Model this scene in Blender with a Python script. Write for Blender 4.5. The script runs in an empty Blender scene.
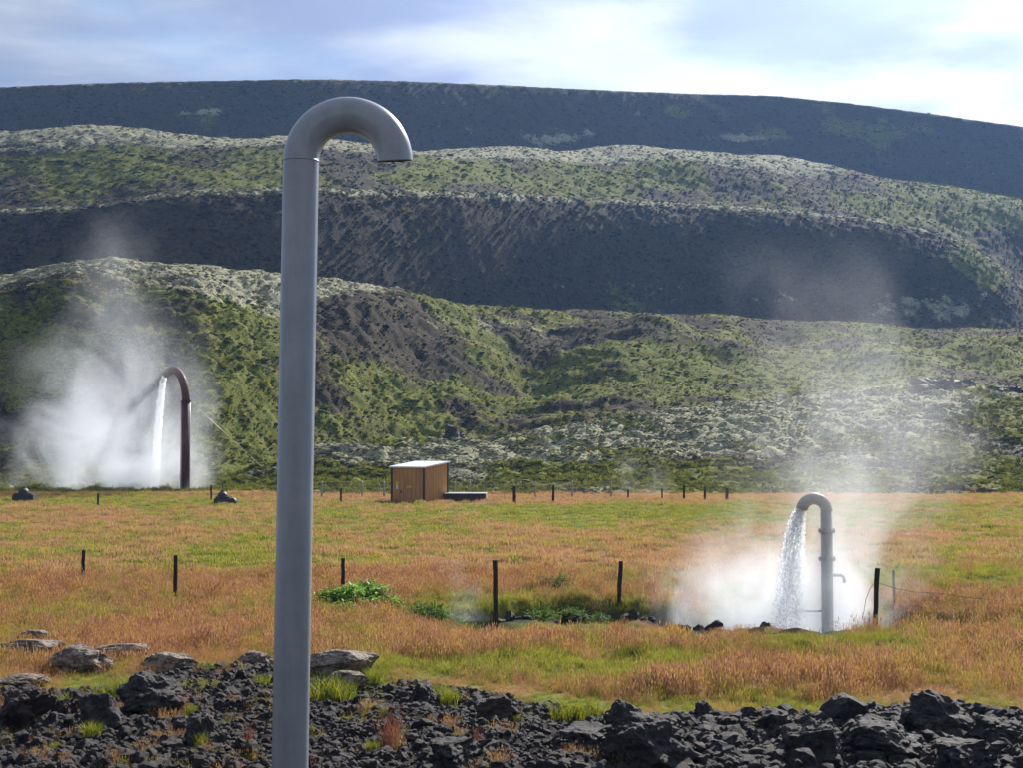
import bpy, bmesh, math, random
import numpy as np
from mathutils import Vector, Matrix, noise as mnoise

random.seed(7)
rng = np.random.default_rng(7)
R = math.radians
sc = bpy.context.scene
col = sc.collection

# ------------------------------------------------------------------ camera
W_, H_ = 1024, 769
LENS = 49.45
F = W_ / 36.0 * LENS
HC = 3.8
PITCH = math.atan((442 - 384.5) / F)
cam = bpy.data.cameras.new('camera'); cam.lens = LENS; cam.sensor_width = 36
cam.clip_start = 0.1; cam.clip_end = 8000
camo = bpy.data.objects.new('camera', cam); col.objects.link(camo)
camo.location = (0, 0, HC); camo.rotation_euler = (R(90) + PITCH, 0, 0)
sc.camera = camo

# ------------------------------------------------------------------ light
SUN_AZ, SUN_EL = R(27), R(34)          # azimuth to the right of the view direction
SDIR = Vector((math.sin(SUN_AZ) * math.cos(SUN_EL), math.cos(SUN_AZ) * math.cos(SUN_EL), math.sin(SUN_EL)))
sun = bpy.data.lights.new('sun', 'SUN'); sun.energy = 5.0; sun.angle = R(0.6); sun.color = (1.0, 0.955, 0.88)
suno = bpy.data.objects.new('sun', sun); col.objects.link(suno)
suno.rotation_euler = SDIR.to_track_quat('Z', 'Y').to_euler(); suno.location = (40, 60, 60)

sc.view_settings.view_transform = 'Standard'
sc.view_settings.look = 'None'
sc.view_settings.exposure = 0.74
sc.view_settings.gamma = 1
sc.render.engine = 'CYCLES'
sc.cycles.use_denoising = True
sc.cycles.max_bounces = 8
sc.cycles.diffuse_bounces = 2
sc.cycles.glossy_bounces = 2
sc.cycles.transmission_bounces = 6
sc.cycles.volume_bounces = 3
sc.cycles.transparent_max_bounces = 12
sc.cycles.volume_max_steps = 96
sc.cycles.sample_clamp_indirect = 6

# ------------------------------------------------------------------ node helpers
class NT:
    def __init__(self, tree):
        self.t = tree
    def n(self, typ, **kw):
        nd = self.t.nodes.new(typ)
        for k, v in kw.items(): setattr(nd, k, v)
        return nd
    def put(self, sock, v):
        if isinstance(v, E): self.t.links.new(v.s, sock)
        elif isinstance(v, bpy.types.NodeSocket): self.t.links.new(v, sock)
        else: sock.default_value = v
    def math(self, op, a, b=None, c=None, clamp=False):
        nd = self.n('ShaderNodeMath', operation=op, use_clamp=clamp)
        self.put(nd.inputs[0], a)
        if b is not None: self.put(nd.inputs[1], b)
        if c is not None: self.put(nd.inputs[2], c)
        return E(self, nd.outputs[0])
    def sm(self, v, a, b):
        nd = self.n('ShaderNodeMapRange', interpolation_type='SMOOTHSTEP')
        self.put(nd.inputs[0], v); self.put(nd.inputs[1], a); self.put(nd.inputs[2], b)
        return E(self, nd.outputs[0])
    def noise(self, vec, scale, detail=4, rough=0.55, dist=0.0, color=False):
        nd = self.n('ShaderNodeTexNoise')
        if vec is not None: self.put(nd.inputs['Vector'], vec)
        self.put(nd.inputs['Scale'], scale); nd.inputs['Detail'].default_value = detail
        nd.inputs['Roughness'].default_value = rough; nd.inputs['Distortion'].default_value = dist
        return E(self, nd.outputs['Color' if color else 0])
    def mapping(self, vec, scale=(1, 1, 1), loc=(0, 0, 0)):
        nd = self.n('ShaderNodeMapping'); self.put(nd.inputs[0], vec)
        nd.inputs['Scale'].default_value = scale; nd.inputs['Location'].default_value = loc
        return nd.outputs[0]
    def mix(self, f, a, b):
        nd = self.n('ShaderNodeMix', data_type='RGBA')
        self.put(nd.inputs[0], f)
        for i, v in ((6, a), (7, b)):
            if isinstance(v, tuple): nd.inputs[i].default_value = (v[0], v[1], v[2], 1)
            else: self.put(nd.inputs[i], v)
        return E(self, nd.outputs[2])
    def attr(self, name, typ='GEOMETRY', out='Fac'):
        nd = self.n('ShaderNodeAttribute', attribute_type=typ, attribute_name=name)
        return E(self, nd.outputs[out])
    def bump(self, h, strength=0.5, distance=0.1):
        nd = self.n('ShaderNodeBump'); nd.inputs['Strength'].default_value = strength
        nd.inputs['Distance'].default_value = distance
        self.put(nd.inputs['Height'], h)
        return nd.outputs[0]
class E:
    def __init__(self, nt, s): self.nt, self.s = nt, s
    def __add__(self, o): return self.nt.math('ADD', self, o)
    __radd__ = __add__
    def __mul__(self, o): return self.nt.math('MULTIPLY', self, o)
    __rmul__ = __mul__
    def __sub__(self, o): return self.nt.math('SUBTRACT', self, o)
    def __rsub__(self, o): return self.nt.math('SUBTRACT', o, self)
    def __truediv__(self, o): return self.nt.math('DIVIDE', self, o)
    def __pow__(self, o): return self.nt.math('POWER', self, o)
    def clamp(self): return self.nt.math('ADD', self, 0.0, clamp=True)

def new_mat(name):
    m = bpy.data.materials.new(name); m.use_nodes = True
    nt = m.node_tree; nt.nodes.clear()
    k = NT(nt); out = k.n('ShaderNodeOutputMaterial')
    return m, k, out
def principled(k, out, color, rough=0.8, metal=0.0, normal=None, spec=0.5):
    p = k.n('ShaderNodeBsdfPrincipled')
    if isinstance(color, tuple): p.inputs['Base Color'].default_value = (*color, 1)
    else: k.put(p.inputs['Base Color'], color)
    k.put(p.inputs['Roughness'], rough); p.inputs['Metallic'].default_value = metal
    p.inputs['Specular IOR Level'].default_value = spec
    if normal is not None: k.put(p.inputs['Normal'], normal)
    k.t.links.new(p.outputs[0], out.inputs[0])
    return p
def simple_mat(name, c1, c2, scale=3.0, rough=0.8, metal=0.0, bump=0.3, bdist=0.01, coord='Object', spec=0.5, stretch=(1, 1, 1)):
    m, k, out = new_mat(name)
    tc = k.n('ShaderNodeTexCoord').outputs[coord]
    v = k.mapping(tc, stretch)
    n1 = k.noise(v, scale, 6, 0.65)
    n2 = k.noise(v, scale * 9, 3, 0.6)
    c = k.mix(k.sm(n1 * 0.75 + n2 * 0.25, 0.36, 0.66), c1, c2)
    principled(k, out, c, rough, metal, k.bump(n1 * 0.5 + n2 * 0.5, bump, bdist), spec)
    return m

# ------------------------------------------------------------------ world: sky with broken cloud
world = bpy.data.worlds.new('World'); sc.world = world; world.use_nodes = True
wt = world.node_tree; wt.nodes.clear(); k = NT(wt)
wout = k.n('ShaderNodeOutputWorld'); bg = k.n('ShaderNodeBackground'); bg.inputs[1].default_value = 0.084
sky = k.n('ShaderNodeTexSky', sky_type='NISHITA'); sky.sun_disc = False
sky.sun_elevation = SUN_EL; sky.sun_rotation = SUN_AZ; sky.altitude = 200
sky.air_density = 1.0; sky.dust_density = 0.6; sky.ozone_density = 2.0
geo = k.n('ShaderNodeTexCoord')
sep = k.n('ShaderNodeSeparateXYZ'); k.put(sep.inputs[0], geo.outputs['Generated'])
dx, dy, dz = (E(k, sep.outputs[i]) for i in range(3))
SKX, SKX2 = 1.75, 1.8
den = k.math('MAXIMUM', dz, 0.0) + 0.16
comb = k.n('ShaderNodeCombineXYZ'); k.put(comb.inputs[0], dx / den); k.put(comb.inputs[1], dy / den); comb.inputs[2].default_value = 3.1
cn = k.noise(k.mapping(comb.outputs[0], (0.8, 1.0, 1), (SKX, 0.1, 0)), 1.3, 7, 0.5, 0.15)
cover = k.sm(cn, 0.26, 0.52)
cn2 = k.noise(k.mapping(comb.outputs[0], (1.0, 1.5, 1), (SKX2, 1.3, 0)), 1.6, 7, 0.52, 0.25)
dots = dx * SDIR.x + dy * SDIR.y + dz * SDIR.z
fwd = k.math('MAXIMUM', dots, 0.0)
glow = (fwd ** 9.0) * 9.0 + (fwd ** 3.0) * 0.9 + 3.0        # clouds near the sun scatter forward
thick = k.sm(cn2, 0.34, 0.60)
grey = k.mix(thick, (0.97, 1.02, 1.10), (0.54, 0.65, 0.98))
vm = k.n('ShaderNodeVectorMath', operation='SCALE'); k.put(vm.inputs[0], grey); k.put(vm.inputs['Scale'], glow * (1.25 - thick * 0.25))
wc = k.mix(cover * 0.9, sky.outputs[0], E(k, vm.outputs[0]))
k.put(bg.inputs[0], wc); wt.links.new(bg.outputs[0], wout.inputs[0])

# ------------------------------------------------------------------ geometry helpers
TANP = math.tan(PITCH)
def zat(py, Y):                              # height seen at image row py at depth Y
    v = (384.5 - py) / F
    return HC + Y * (math.sin(PITCH) + v * math.cos(PITCH)) / (math.cos(PITCH) - v * math.sin(PITCH))
def at(px, py, Y):
    v = (384.5 - py) / F
    d = math.cos(PITCH) - v * math.sin(PITCH)
    return Vector((Y * (px - 512) / F / d, Y, zat(py, Y)))
def yground(py, z=0.0):                      # depth where image row py meets height z
    v = (384.5 - py) / F
    s = (math.sin(PITCH) + v * math.cos(PITCH)) / (math.cos(PITCH) - v * math.sin(PITCH))
    return (z - HC) / s
def project(X, Y, Z):
    c, s = math.cos(PITCH), math.sin(PITCH)
    fw = Y * c + (Z - HC) * s; up = -Y * s + (Z - HC) * c
    return 512 + F * X / fw, 384.5 - F * up / fw

_perm = np.random.default_rng(3).permutation(256); _perm = np.concatenate([_perm, _perm])
_ang = np.linspace(0, 2 * np.pi, 32, endpoint=False); _gx, _gy = np.cos(_ang), np.sin(_ang)
def perlin(x, y, seed=0):
    x = np.asarray(x, float) + seed * 17.31; y = np.asarray(y, float) + seed * 9.77
    xi = np.floor(x).astype(int); yi = np.floor(y).astype(int)
    xf, yf = x - xi, y - yi
    u = xf ** 3 * (xf * (xf * 6 - 15) + 10); v = yf ** 3 * (yf * (yf * 6 - 15) + 10)
    def g(ix, iy, ax, ay):
        h = _perm[(_perm[ix & 255] + iy) & 255] & 31
        return _gx[h] * ax + _gy[h] * ay
    a = g(xi, yi, xf, yf); b = g(xi + 1, yi, xf - 1, yf)
    c = g(xi, yi + 1, xf, yf - 1); d = g(xi + 1, yi + 1, xf - 1, yf - 1)
    return (a + (b - a) * u + ((c + (d - c) * u) - (a + (b - a) * u)) * v) * 1.5
def fbm(x, y, o=4, seed=0, rough=0.5):
    s, a, t = 0, 1, 0
    for i in range(o):
        s = s + a * perlin(x * 2 ** i, y * 2 ** i, seed + i); t += a; a *= rough
    return s / t
def billow(x, y, o=3, seed=0):
    s, a, t = 0, 1, 0
    for i in range(o):
        s = s + a * (1 - 2 * np.minimum(np.abs(perlin(x * 2 ** i, y * 2 ** i, seed + i)) * 1.6, 1)); t += a; a *= 0.5
    return -s / t                        # rounded bumps with creases between them
def sstep(a, b, x):
    t = np.clip((x - a) / (b - a), 0, 1); return t * t * (3 - 2 * t)

def link(name, me, parent=None, mats=()):
    o = bpy.data.objects.new(name, me); col.objects.link(o)
    if me is not None and mats and not me.materials:
        for m in (mats if isinstance(mats, (list, tuple)) else [mats]): me.materials.append(m)
    if parent is not None: o.parent = parent
    return o
def tag(o, label=None, cat=None, group=None, kind=None):
    if label: o['label'] = label
    if cat: o['category'] = cat
    if group: o['group'] = group
    if kind: o['kind'] = kind
    return o
def empty(name, loc=(0, 0, 0), rz=0.0):
    o = bpy.data.objects.new(name, None); col.objects.link(o)
    o.location = loc; o.rotation_euler = (0, 0, rz); o.empty_display_size = 0.2
    return o
def np_mesh(name, V, Q, smooth=True):
    me = bpy.data.meshes.new(name)
    V = np.asarray(V, np.float32); Q = np.asarray(Q, np.int32); n = Q.shape[1]
    me.vertices.add(len(V)); me.vertices.foreach_set('co', V.ravel())
    me.loops.add(Q.size); me.loops.foreach_set('vertex_index', Q.ravel())
    me.polygons.add(len(Q)); me.polygons.foreach_set('loop_start', np.arange(len(Q), dtype=np.int32) * n)
    me.polygons.foreach_set('loop_total', np.full(len(Q), n, np.int32))
    me.update(calc_edges=True)
    me.polygons.foreach_set('use_smooth', np.full(len(Q), smooth))
    return me
def grid_quads(nr, nc):
    i = np.arange(nr * nc).reshape(nr, nc)
    return np.stack([i[:-1, :-1], i[:-1, 1:], i[1:, 1:], i[1:, :-1]], -1).reshape(-1, 4)
def set_attr(me, name, arr):
    a = me.attributes.new(name, 'FLOAT', 'POINT'); a.data.foreach_set('value', np.asarray(arr, np.float32).ravel())
def bm_mesh(bm, name, smooth=False):
    me = bpy.data.meshes.new(name); bm.to_mesh(me); bm.free()
    if smooth: me.polygons.foreach_set('use_smooth', np.full(len(me.polygons), True))
    return me
def tube(bm, pts, rad, seg=12, cap=True):
    pts = [Vector(p) for p in pts]; n = len(pts)
    rads = rad if isinstance(rad, (list, tuple)) else [rad] * n
    ref = None; rings = []
    for i, p in enumerate(pts):
        t = (pts[min(i + 1, n - 1)] - pts[max(i - 1, 0)]).normalized()
        if ref is None:
            ref = Vector((1, 0, 0)) if abs(t.x) < 0.8 else Vector((0, 1, 0))
        a = (ref - t * ref.dot(t)).normalized(); b = t.cross(a); ref = a
        rings.append([bm.verts.new(p + (a * math.cos(j * 2 * math.pi / seg) + b * math.sin(j * 2 * math.pi / seg)) * rads[i]) for j in range(seg)])
    for r0, r1 in zip(rings, rings[1:]):
        for j in range(seg): bm.faces.new((r0[j], r0[(j + 1) % seg], r1[(j + 1) % seg], r1[j]))
    if cap: bm.faces.new(rings[0][::-1]); bm.faces.new(rings[-1])
    return rings
def hollow_tube(bm, pts, r, wall, seg=40, cap_start=True):
    ro = tube(bm, pts, r, seg, False); ri = tube(bm, pts, r - wall, seg, False)
    ends = (0, -1)
    for e in ends:
        for j in range(seg):
            bm.faces.new((ro[e][j], ro[e][(j + 1) % seg], ri[e][(j + 1) % seg], ri[e][j]))
    bmesh.ops.recalc_face_normals(bm, faces=bm.faces[:])
def box(bm, c, s, rz=0.0, bev=0.0):
    r = bmesh.ops.create_cube(bm, size=1.0)
    M = Matrix.Translation(c) @ Matrix.Rotation(rz, 4, 'Z') @ Matrix.Diagonal((*s, 1))
    bmesh.ops.transform(bm, matrix=M, verts=r['verts'])
    if bev:
        ed = list({e for v in r['verts'] for e in v.link_edges})
        bmesh.ops.bevel(bm, geom=ed, offset=bev, segments=2, affect='EDGES')
def ring(bm, c, r, hgt, seg=40, axis=None):
    q = bmesh.ops.create_cone(bm, cap_ends=True, segments=seg, radius1=r, radius2=r, depth=hgt)
    M = Matrix.Translation(c)
    if axis is not None: M = M @ Vector(axis).to_track_quat('Z', 'Y').to_matrix().to_4x4()
    bmesh.ops.transform(bm, matrix=M, verts=q['verts'])

# ------------------------------------------------------------------ ground height
RUB_X = [-400, 0, 60, 150, 200, 280, 330, 420, 500, 560, 640, 700, 850, 900, 960, 1023, 1400]
RUB_Y = [690, 690, 692, 682, 664, 664, 690, 688, 700, 709, 720, 718, 716, 706, 712, 718, 718]
RUB_D = [yground(y) for y in RUB_Y]
def rub_edge(X, Y):                                 # depth of the edge of the rubble at that bearing
    px = 512 + F * X / np.maximum(Y, 8)
    return np.interp(px, RUB_X, RUB_D)
def ditch(X, Y):
    c = 31.6 + 0.8 * np.sin(X * 0.45 + 1) + 0.5 * np.sin(X * 1.1) + 0.35 * (X > 99)
    w = 1.25 + 0.5 * sstep(4, 7, X) * (1 - sstep(9.5, 11.5, X))
    d = np.exp(-((Y - c) / w) ** 4)
    return d * sstep(-3.0, -0.2, X) * (1 - sstep(9.0, 10.6, X))
def dcen(X): return 31.6 + 0.8 * np.sin(X * 0.45 + 1) + 0.5 * np.sin(X * 1.1)
def lip(X, Y): return np.exp(-((Y - dcen(X) + 1.75 + .3 * np.sin(X * 2.3)) / .55) ** 2) * sstep(-1.5, -0.3, X) * (1 - sstep(7.0, 8.5, X))
def gz(X, Y):
    X = np.asarray(X, float); Y = np.asarray(Y, float)
    e = rub_edge(X, Y)
    z = 0.10 * fbm(X / 6, Y / 8, 3, 5) + 0.16 * fbm(X / 1.6, Y / 2.2, 3, 8) * sstep(18, 24, Y)
    z = z + 0.10 * billow(X / 1.1, Y / 1.4, 2, 31) * sstep(23, 27, Y) * (1 - sstep(30, 60, Y)) * 0.7
    z = z * (1 - 0.3 * sstep(80, 100, Y))
    z = z - 0.62 * ditch(X, Y) - 0.10 * sstep(27, 29.5, Y) * (1 - sstep(32, 36, Y))
    z = z + 0.5 * sstep(9.0, 13.5, X) * sstep(24, 29, Y) * (1 - sstep(33, 45, Y))
    rr = sstep(0.4, -0.8, Y - e)                   # rubble berm
    z = z + rr * (0.10 * billow(X / 0.9, Y / 0.9, 3, 41) + 0.02 + 0.02 * sstep(0, 5, X))
    z = z + 0.16 * sstep(94, 98, Y) * (1 - sstep(99, 104, Y)) * sstep(-12, -18, X)   # low turf bank before the far pipe
    z = z + 2.1 * (1 - sstep(2, 12.5, Y))          # road bank the camera stands on
    return z
def gzf(x, y): return float(gz(np.array([x]), np.array([y]))[0])
def on_ground(px, py):
    Y = yground(py)
    for _ in range(6):
        p = at(px, py, Y); Y = yground(py, gzf(p.x, Y))
    p = at(px, py, Y); p.z = gzf(p.x, p.y)
    return p

# field colour: 1 = green, 0 = russet, from drifts of the two kinds of grass
PATCH = [(640, 517, 130, 9, .8), (690, 512, 60, 5, .4), (560, 515, 60, 7, .4), (130, 503, 110, 4, .6), (90, 555, 120, 12, .3), (370, 520, 90, 14, .3),
         (230, 560, 50, 18, .35), (520, 672, 120, 9, .75), (640, 665, 40, 12, .65), (120, 690, 60, 8, .7), (340, 690, 60, 14, .7),
         (940, 520, 90, 16, .35), (960, 575, 70, 20, .4), (800, 650, 120, 10, .35), (740, 560, 60, 12, -.5), (620, 560, 120, 14, -.5),
         (880, 680, 150, 14, -.25), (450, 580, 90, 12, -.4), (110, 625, 140, 16, -.45), (120, 590, 120, 8, -.2), (60, 520, 120, 7, -.3),
         (430, 650, 120, 10, -.4), (570, 697, 70, 9, -.1), (700, 690, 90, 10, -.25), (200, 650, 80, 14, -.4), (420, 497, 200, 4, -.6),
         (560, 607, 150, 9, .55), (760, 498, 220, 4, -.4), (800, 707, 240, 6, .35), (560, 712, 50, 8, .6), (900, 540, 100, 8, -.3)]
def greenness(X, Y):
    px, py = project(X, Y, 0 * X)
    g = 0.44 + 0.8 * fbm(X / 3.2, Y / 7.0, 4, 21) + 0.7 * fbm(X / 0.8, Y / 1.5, 3, 25)
    for (cx, cy, rx, ry, v) in PATCH:
        g = g + v * np.exp(-(((px - cx) / rx) ** 2 + ((py - cy) / ry) ** 2))
    return np.clip(g, 0, 1)

# ------------------------------------------------------------------ materials of the setting
def mat_ground():
    m, k, out = new_mat('meadow_soil')
    tc = k.n('ShaderNodeTexCoord').outputs['Object']
    g = k.attr('green'); rb = k.attr('rubble'); wet = k.attr('wet')
    n1 = k.noise(tc, 0.9, 6, 0.65); n2 = k.noise(tc, 9.0, 4, 0.7); n3 = k.noise(tc, 40.0, 2, 0.6)
    gc = k.mix(k.sm(g + (n2 - 0.5) * 0.5, 0.25, 0.7), (0.24, 0.135, 0.06), (0.14, 0.16, 0.03))
    gc = k.mix(k.sm(n1 * 0.5 + n2 * 0.5, 0.5, 0.66) * 0.5, gc, (0.06, 0.045, 0.03))
    rk = k.mix(k.sm(n2, 0.35, 0.7), (0.018, 0.016, 0.015), (0.055, 0.047, 0.042))
    rk = k.mix(k.sm(n1, 0.55, 0.75) * 0.4, rk, (0.08, 0.05, 0.035))
    c = k.mix(rb, gc, rk); c = k.mix(wet, c, (0.02, 0.019, 0.02))
    principled(k, out, c, 0.95, 0, k.bump(n2 * 0.6 + n3 * 0.4, 0.7, 0.06), 0.08)
    return m
M_GROUND = mat_ground()

def mat_hill(name, haze=0):
    m, k, out = new_mat(name)
    tc = k.n('ShaderNodeTexCoord').outputs['Object']
    pale = k.attr('pale'); green = k.attr('green'); bare = k.attr('bare'); hum = k.attr('hum')
    n1 = k.noise(k.mapping(tc, (1, 1, 1.6)), 0.22, 5, 0.65); n2 = k.noise(tc, 1.3, 5, 0.7); n3 = k.noise(tc, 5.0, 3, 0.65)
    heath = k.mix(k.sm(n2, 0.35, 0.66), (0.036, 0.030, 0.018), (0.085, 0.064, 0.030))
    gr = k.mix(k.sm(n2 * 0.4 + n3 * 0.6, 0.40, 0.60), (0.05, 0.073, 0.011), (0.20, 0.20, 0.026))
    gr = k.mix(k.sm(n1 * .5 + n3 * .5, 0.52, 0.66) * 0.6, gr, (0.17, 0.125, 0.05))
    moss = k.mix(k.sm(n3 * 0.5 + n2 * 0.5, 0.36, 0.64), (0.17, 0.165, 0.095), (0.42, 0.405, 0.265))
    jit = (n2 - 0.5) * 0.65 + (n3 - 0.5) * 0.5 + (n1 - 0.5) * 0.6
    c = k.mix(k.sm(green + jit, 0.40, 0.62), heath, gr)
    c = k.mix(k.sm(pale + jit * 1.1 + hum * 0.25, 0.44, 0.66), c, moss)
    c = k.mix(k.sm(bare + (n2 - 0.5) * 0.9, 0.45, 0.62), c, (0.035, 0.031, 0.030))
    principled(k, out, c, 0.92, 0, k.bump(n2 * 0.55 + n3 * 0.45, 0.8, 0.4), 0.06)
    return m
M_HILL = mat_hill('hill_vegetation')

# ------------------------------------------------------------------ the ground sheet in front of the hills
def build_ground():
    Y = np.concatenate([np.linspace(-60, 12, 40), np.linspace(12.2, 45, 330), np.linspace(45.3, 101, 190)])
    u = np.linspace(-1, 1, 620)
    YY, UU = np.meshgrid(Y, u, indexing='ij')
    XX = UU * (np.maximum(YY, 24) * 0.58 + 2)
    ZZ = gz(XX, YY)
    me = np_mesh('ground', np.stack([XX, YY, ZZ], -1).reshape(-1, 3), grid_quads(*XX.shape))
    e = rub_edge(XX, YY)
    rb = sstep(0.5, -0.5, YY - e + 0.9 * fbm(XX / 0.8, YY / 0.8, 3, 61))
    wt_ = np.clip(ditch(XX, YY) * 1.3 + lip(XX, YY) * .9, 0, 1)
    set_attr(me, 'rubble', rb); set_attr(me, 'wet', wt_); set_attr(me, 'green', greenness(XX, np.maximum(YY, 5)))
    tag(link('ground', me, None, M_GROUND), 'rough meadow floor of soil and turf', None, None, 'structure')
build_ground()

# ------------------------------------------------------------------ the hills: terraces one behind the other
PX = np.arange(-330, 1355, 1.7)
def cv(pts): 
    p = np.array(pts, float); return np.interp(PX, p[:, 0], p[:, 1])
def smooth1(a, n=25):
    kx = np.hanning(n + 2)[1:-1]; kx /= kx.sum()
    return np.convolve(np.pad(a, n, 'edge'), kx, 'same')[n:-n]
def zc(py, Y):
    v = (384.5 - py) / F
    return HC + Y * (math.sin(PITCH) + v * math.cos(PITCH)) / (math.cos(PITCH) - v * math.sin(PITCH))
Y0 = np.full(PX.shape, 100.0)
y1 = smooth1(cv([(-330, 478), (0, 480), (200, 480), (245, 472), (290, 460), (325, 446), (400, 438), (450, 441), (520, 437), (600, 421), (700, 407), (800, 396), (900, 387), (960, 385), (1023, 389), (1355, 392)]), 21)
Y1 = smooth1(cv([(-330, 116), (200, 116), (300, 128), (460, 134), (600, 142), (800, 155), (1355, 160)]))
Y2 = Y1 + smooth1(cv([(-330, 6), (250, 6), (400, 14), (600, 10), (1355, 10)]))
y3 = smooth1(cv([(-330, 300), (-100, 282), (0, 270), (60, 261), (130, 257), (200, 260), (300, 268), (370, 280), (450, 298), (520, 314), (575, 321), (650, 326), (750, 331), (850, 338), (1023, 341), (1355, 345)]), 31)
Y3 = smooth1(cv([(-330, 188), (200, 190), (320, 204), (450, 238), (575, 272), (700, 288), (1355, 300)]), 91)
Y4 = Y3 + 14
y5 = smooth1(cv([(-330, 212), (0, 208), (100, 203), (150, 194), (190, 189), (280, 187), (400, 189), (500, 192), (600, 198), (700, 203), (800, 210), (880, 219), (930, 229), (970, 243), (1000, 262), (1030, 290), (1070, 322), (1355, 330)]), 13)
Y5 = smooth1(cv([(-330, 234), (100, 235), (300, 245), (450, 279), (600, 324), (700, 344), (1000, 354), (1355, 358)]), 91)
Y6 = Y5 + 9
y7 = smooth1(cv([(-330, 126), (0, 125), (100, 124), (200, 127), (290, 131), (350, 143), (420, 150), (500, 149), (600, 148), (700, 150), (760, 154), (820, 164), (900, 178), (960, 186), (1023, 194), (1355, 225)]), 21)
Y7 = smooth1(cv([(-330, 340), (200, 345), (400, 380), (600, 428), (800, 448), (1355, 463)]), 61)
Y8 = Y7 + 26
y9 = smooth1(cv([(-330, 95), (0, 86), (100, 82), (200, 80), (300, 78), (400, 80), (500, 84), (600, 89), (700, 93), (780, 95), (850, 102), (930, 112), (1023, 125), (1355, 180)]), 31)
Y9 = smooth1(cv([(-330, 435), (300, 450), (700, 538), (1355, 552)]), 61)
Y10 = Y9 + 160; Y11 = np.full(PX.shape, 3500.0)
Z0 = gz(Y0 * (PX - 512) / F, Y0)
Z1 = zc(y1, Y1); Z2 = np.minimum(Z1 - 0.4 - 1.6 * sstep(300, 420, PX) * (1 - sstep(480, 640, PX)), Z1)
Z2 = np.where(PX < 260, np.maximum(Z2, 0.4), Z2)
y3 = y3 + 15 * (1 - sstep(420, 600, PX)); y7 = y7 + 10 + 11 * (1 - sstep(220, 420, PX)) + 3 * (1 - sstep(500, 620, PX)); y5 = y5 + 1; y9 = y9 + 1
Z3 = zc(y3, Y3); Z4 = Z3 - smooth1(cv([(-330, 9), (300, 13), (450, 14), (540, 7), (610, 1.0), (1355, 0.6)]))
Z5 = zc(y5, Y5); Z6 = Z5 - smooth1(cv([(-330, 1.0), (800, 1.0), (950, 3.0), (1355, 4.0)]))
Z7 = zc(y7, Y7); Z8 = Z7 - smooth1(cv([(-330, 24), (300, 24), (700, 22), (1000, 16), (1355, 16)]))
Z9 = zc(y9, Y9); Z10 = Z9 - 14; Z11 = np.full(PX.shape, -30.0)

def blob(px, py, L):
    g = 0
    for (cx, cy, rx, ry, v) in L: g = g + v * np.exp(-(((px - cx) / rx) ** 2 + ((py - cy) / ry) ** 2))
    return g
def ease(t, w):                              # rounded foot and crest around a steeper face
    t = np.clip(t - 0.05 * np.sin(2 * np.pi * t) * (w > 1), 0, 1)
    return (1 - (1 - t) ** w) if w > 1 else (1 - w) * t + w * t * t * (3 - 2 * t)
def hill(name, label, segs, rough, paint):
    Ys, Zs, Ss = [], [], []
    for j, (Ya, Za, Yb, Zb, n, w) in enumerate(segs):
        t = np.linspace(0, 1, n)
        if j: t = t[1:]
        e = ease(t, w)
        Ys.append(Ya[None] + (Yb - Ya)[None] * t[:, None]); Zs.append(Za[None] + (Zb - Za)[None] * e[:, None])
        Ss.append(np.repeat((t + j)[:, None], len(PX), 1))
    YY, ZZ, SS = np.concatenate(Ys), np.concatenate(Zs), np.concatenate(Ss)
    XX = YY * (PX[None] - 512) / F
    px, py = project(XX, YY, ZZ)
    fade = sstep(0, 0.05, SS) * (1 - sstep(len(segs) - 0.05 if len(segs) > 1 else .99, len(segs), SS))
    dz_, hum = rough(XX, YY, ZZ, SS)
    ZZ = ZZ + dz_ * fade
    me = np_mesh(name, np.stack([XX, YY, ZZ], -1).reshape(-1, 3), grid_quads(*XX.shape))
    p, g, b = paint(px, py, SS, XX, YY, ZZ)
    set_attr(me, 'pale', np.broadcast_to(p, XX.shape)); set_attr(me, 'green', np.broadcast_to(g, XX.shape))
    set_attr(me, 'bare', np.broadcast_to(b, XX.shape)); set_attr(me, 'hum', hum)
    HILLS[name] = (XX, YY, ZZ, SS, *(np.broadcast_to(q, XX.shape) for q in (p, g, b)), px, py)
    return tag(link(name, me, None, M_HILL), label, None, None, 'structure')
HILLS = {}

# 1 lava hummocks under pale woolly moss, at the far end of the meadow
def r1(X, Y, Z, S):
    a = sstep(0.05, 0.5, S) 
    b = billow(X / 6.0, Y / 4.6, 3, 11); c = fbm(X / 2.0, Y / 1.5, 3, 14); r = billow(X / 2.4, Y / 1.8, 2, 17)
    return (0.42 * b + 0.30 * c + 0.26 * r) * (0.25 + 0.75 * a), b + c
def p1(px, py, S, X, Y, Z):
    n = fbm(X / 9, Y / 12, 3, 71)
    p = 0.31 + blob(px, py, [(420, 455, 110, 20, .5), (560, 452, 70, 20, .4), (700, 428, 110, 22, .45), (770, 412, 120, 22, .6), (860, 400, 60, 25, .35), (980, 395, 60, 10, .3), (640, 470, 200, 12, -.25), (900, 455, 120, 20, .1)]) + 0.5 * n
    g = 0.58 + blob(px, py, [(620, 480, 150, 20, .3), (450, 485, 150, 10, .2)]) - 0.8 * n
    b = 0.12 + blob(px, py, [(930, 400, 50, 16, .3), (700, 466, 40, 8, .25), (450, 440, 25, 10, .2)])
    return p, g, b
hill('lava_hummock_slope', 'low lava hummocks under pale woolly moss behind the meadow', [(Y0, Z0, Y1, Z1, 150, 0.45), (Y1, Z1, Y2, Z2, 26, 0.5)], r1, p1)
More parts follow.
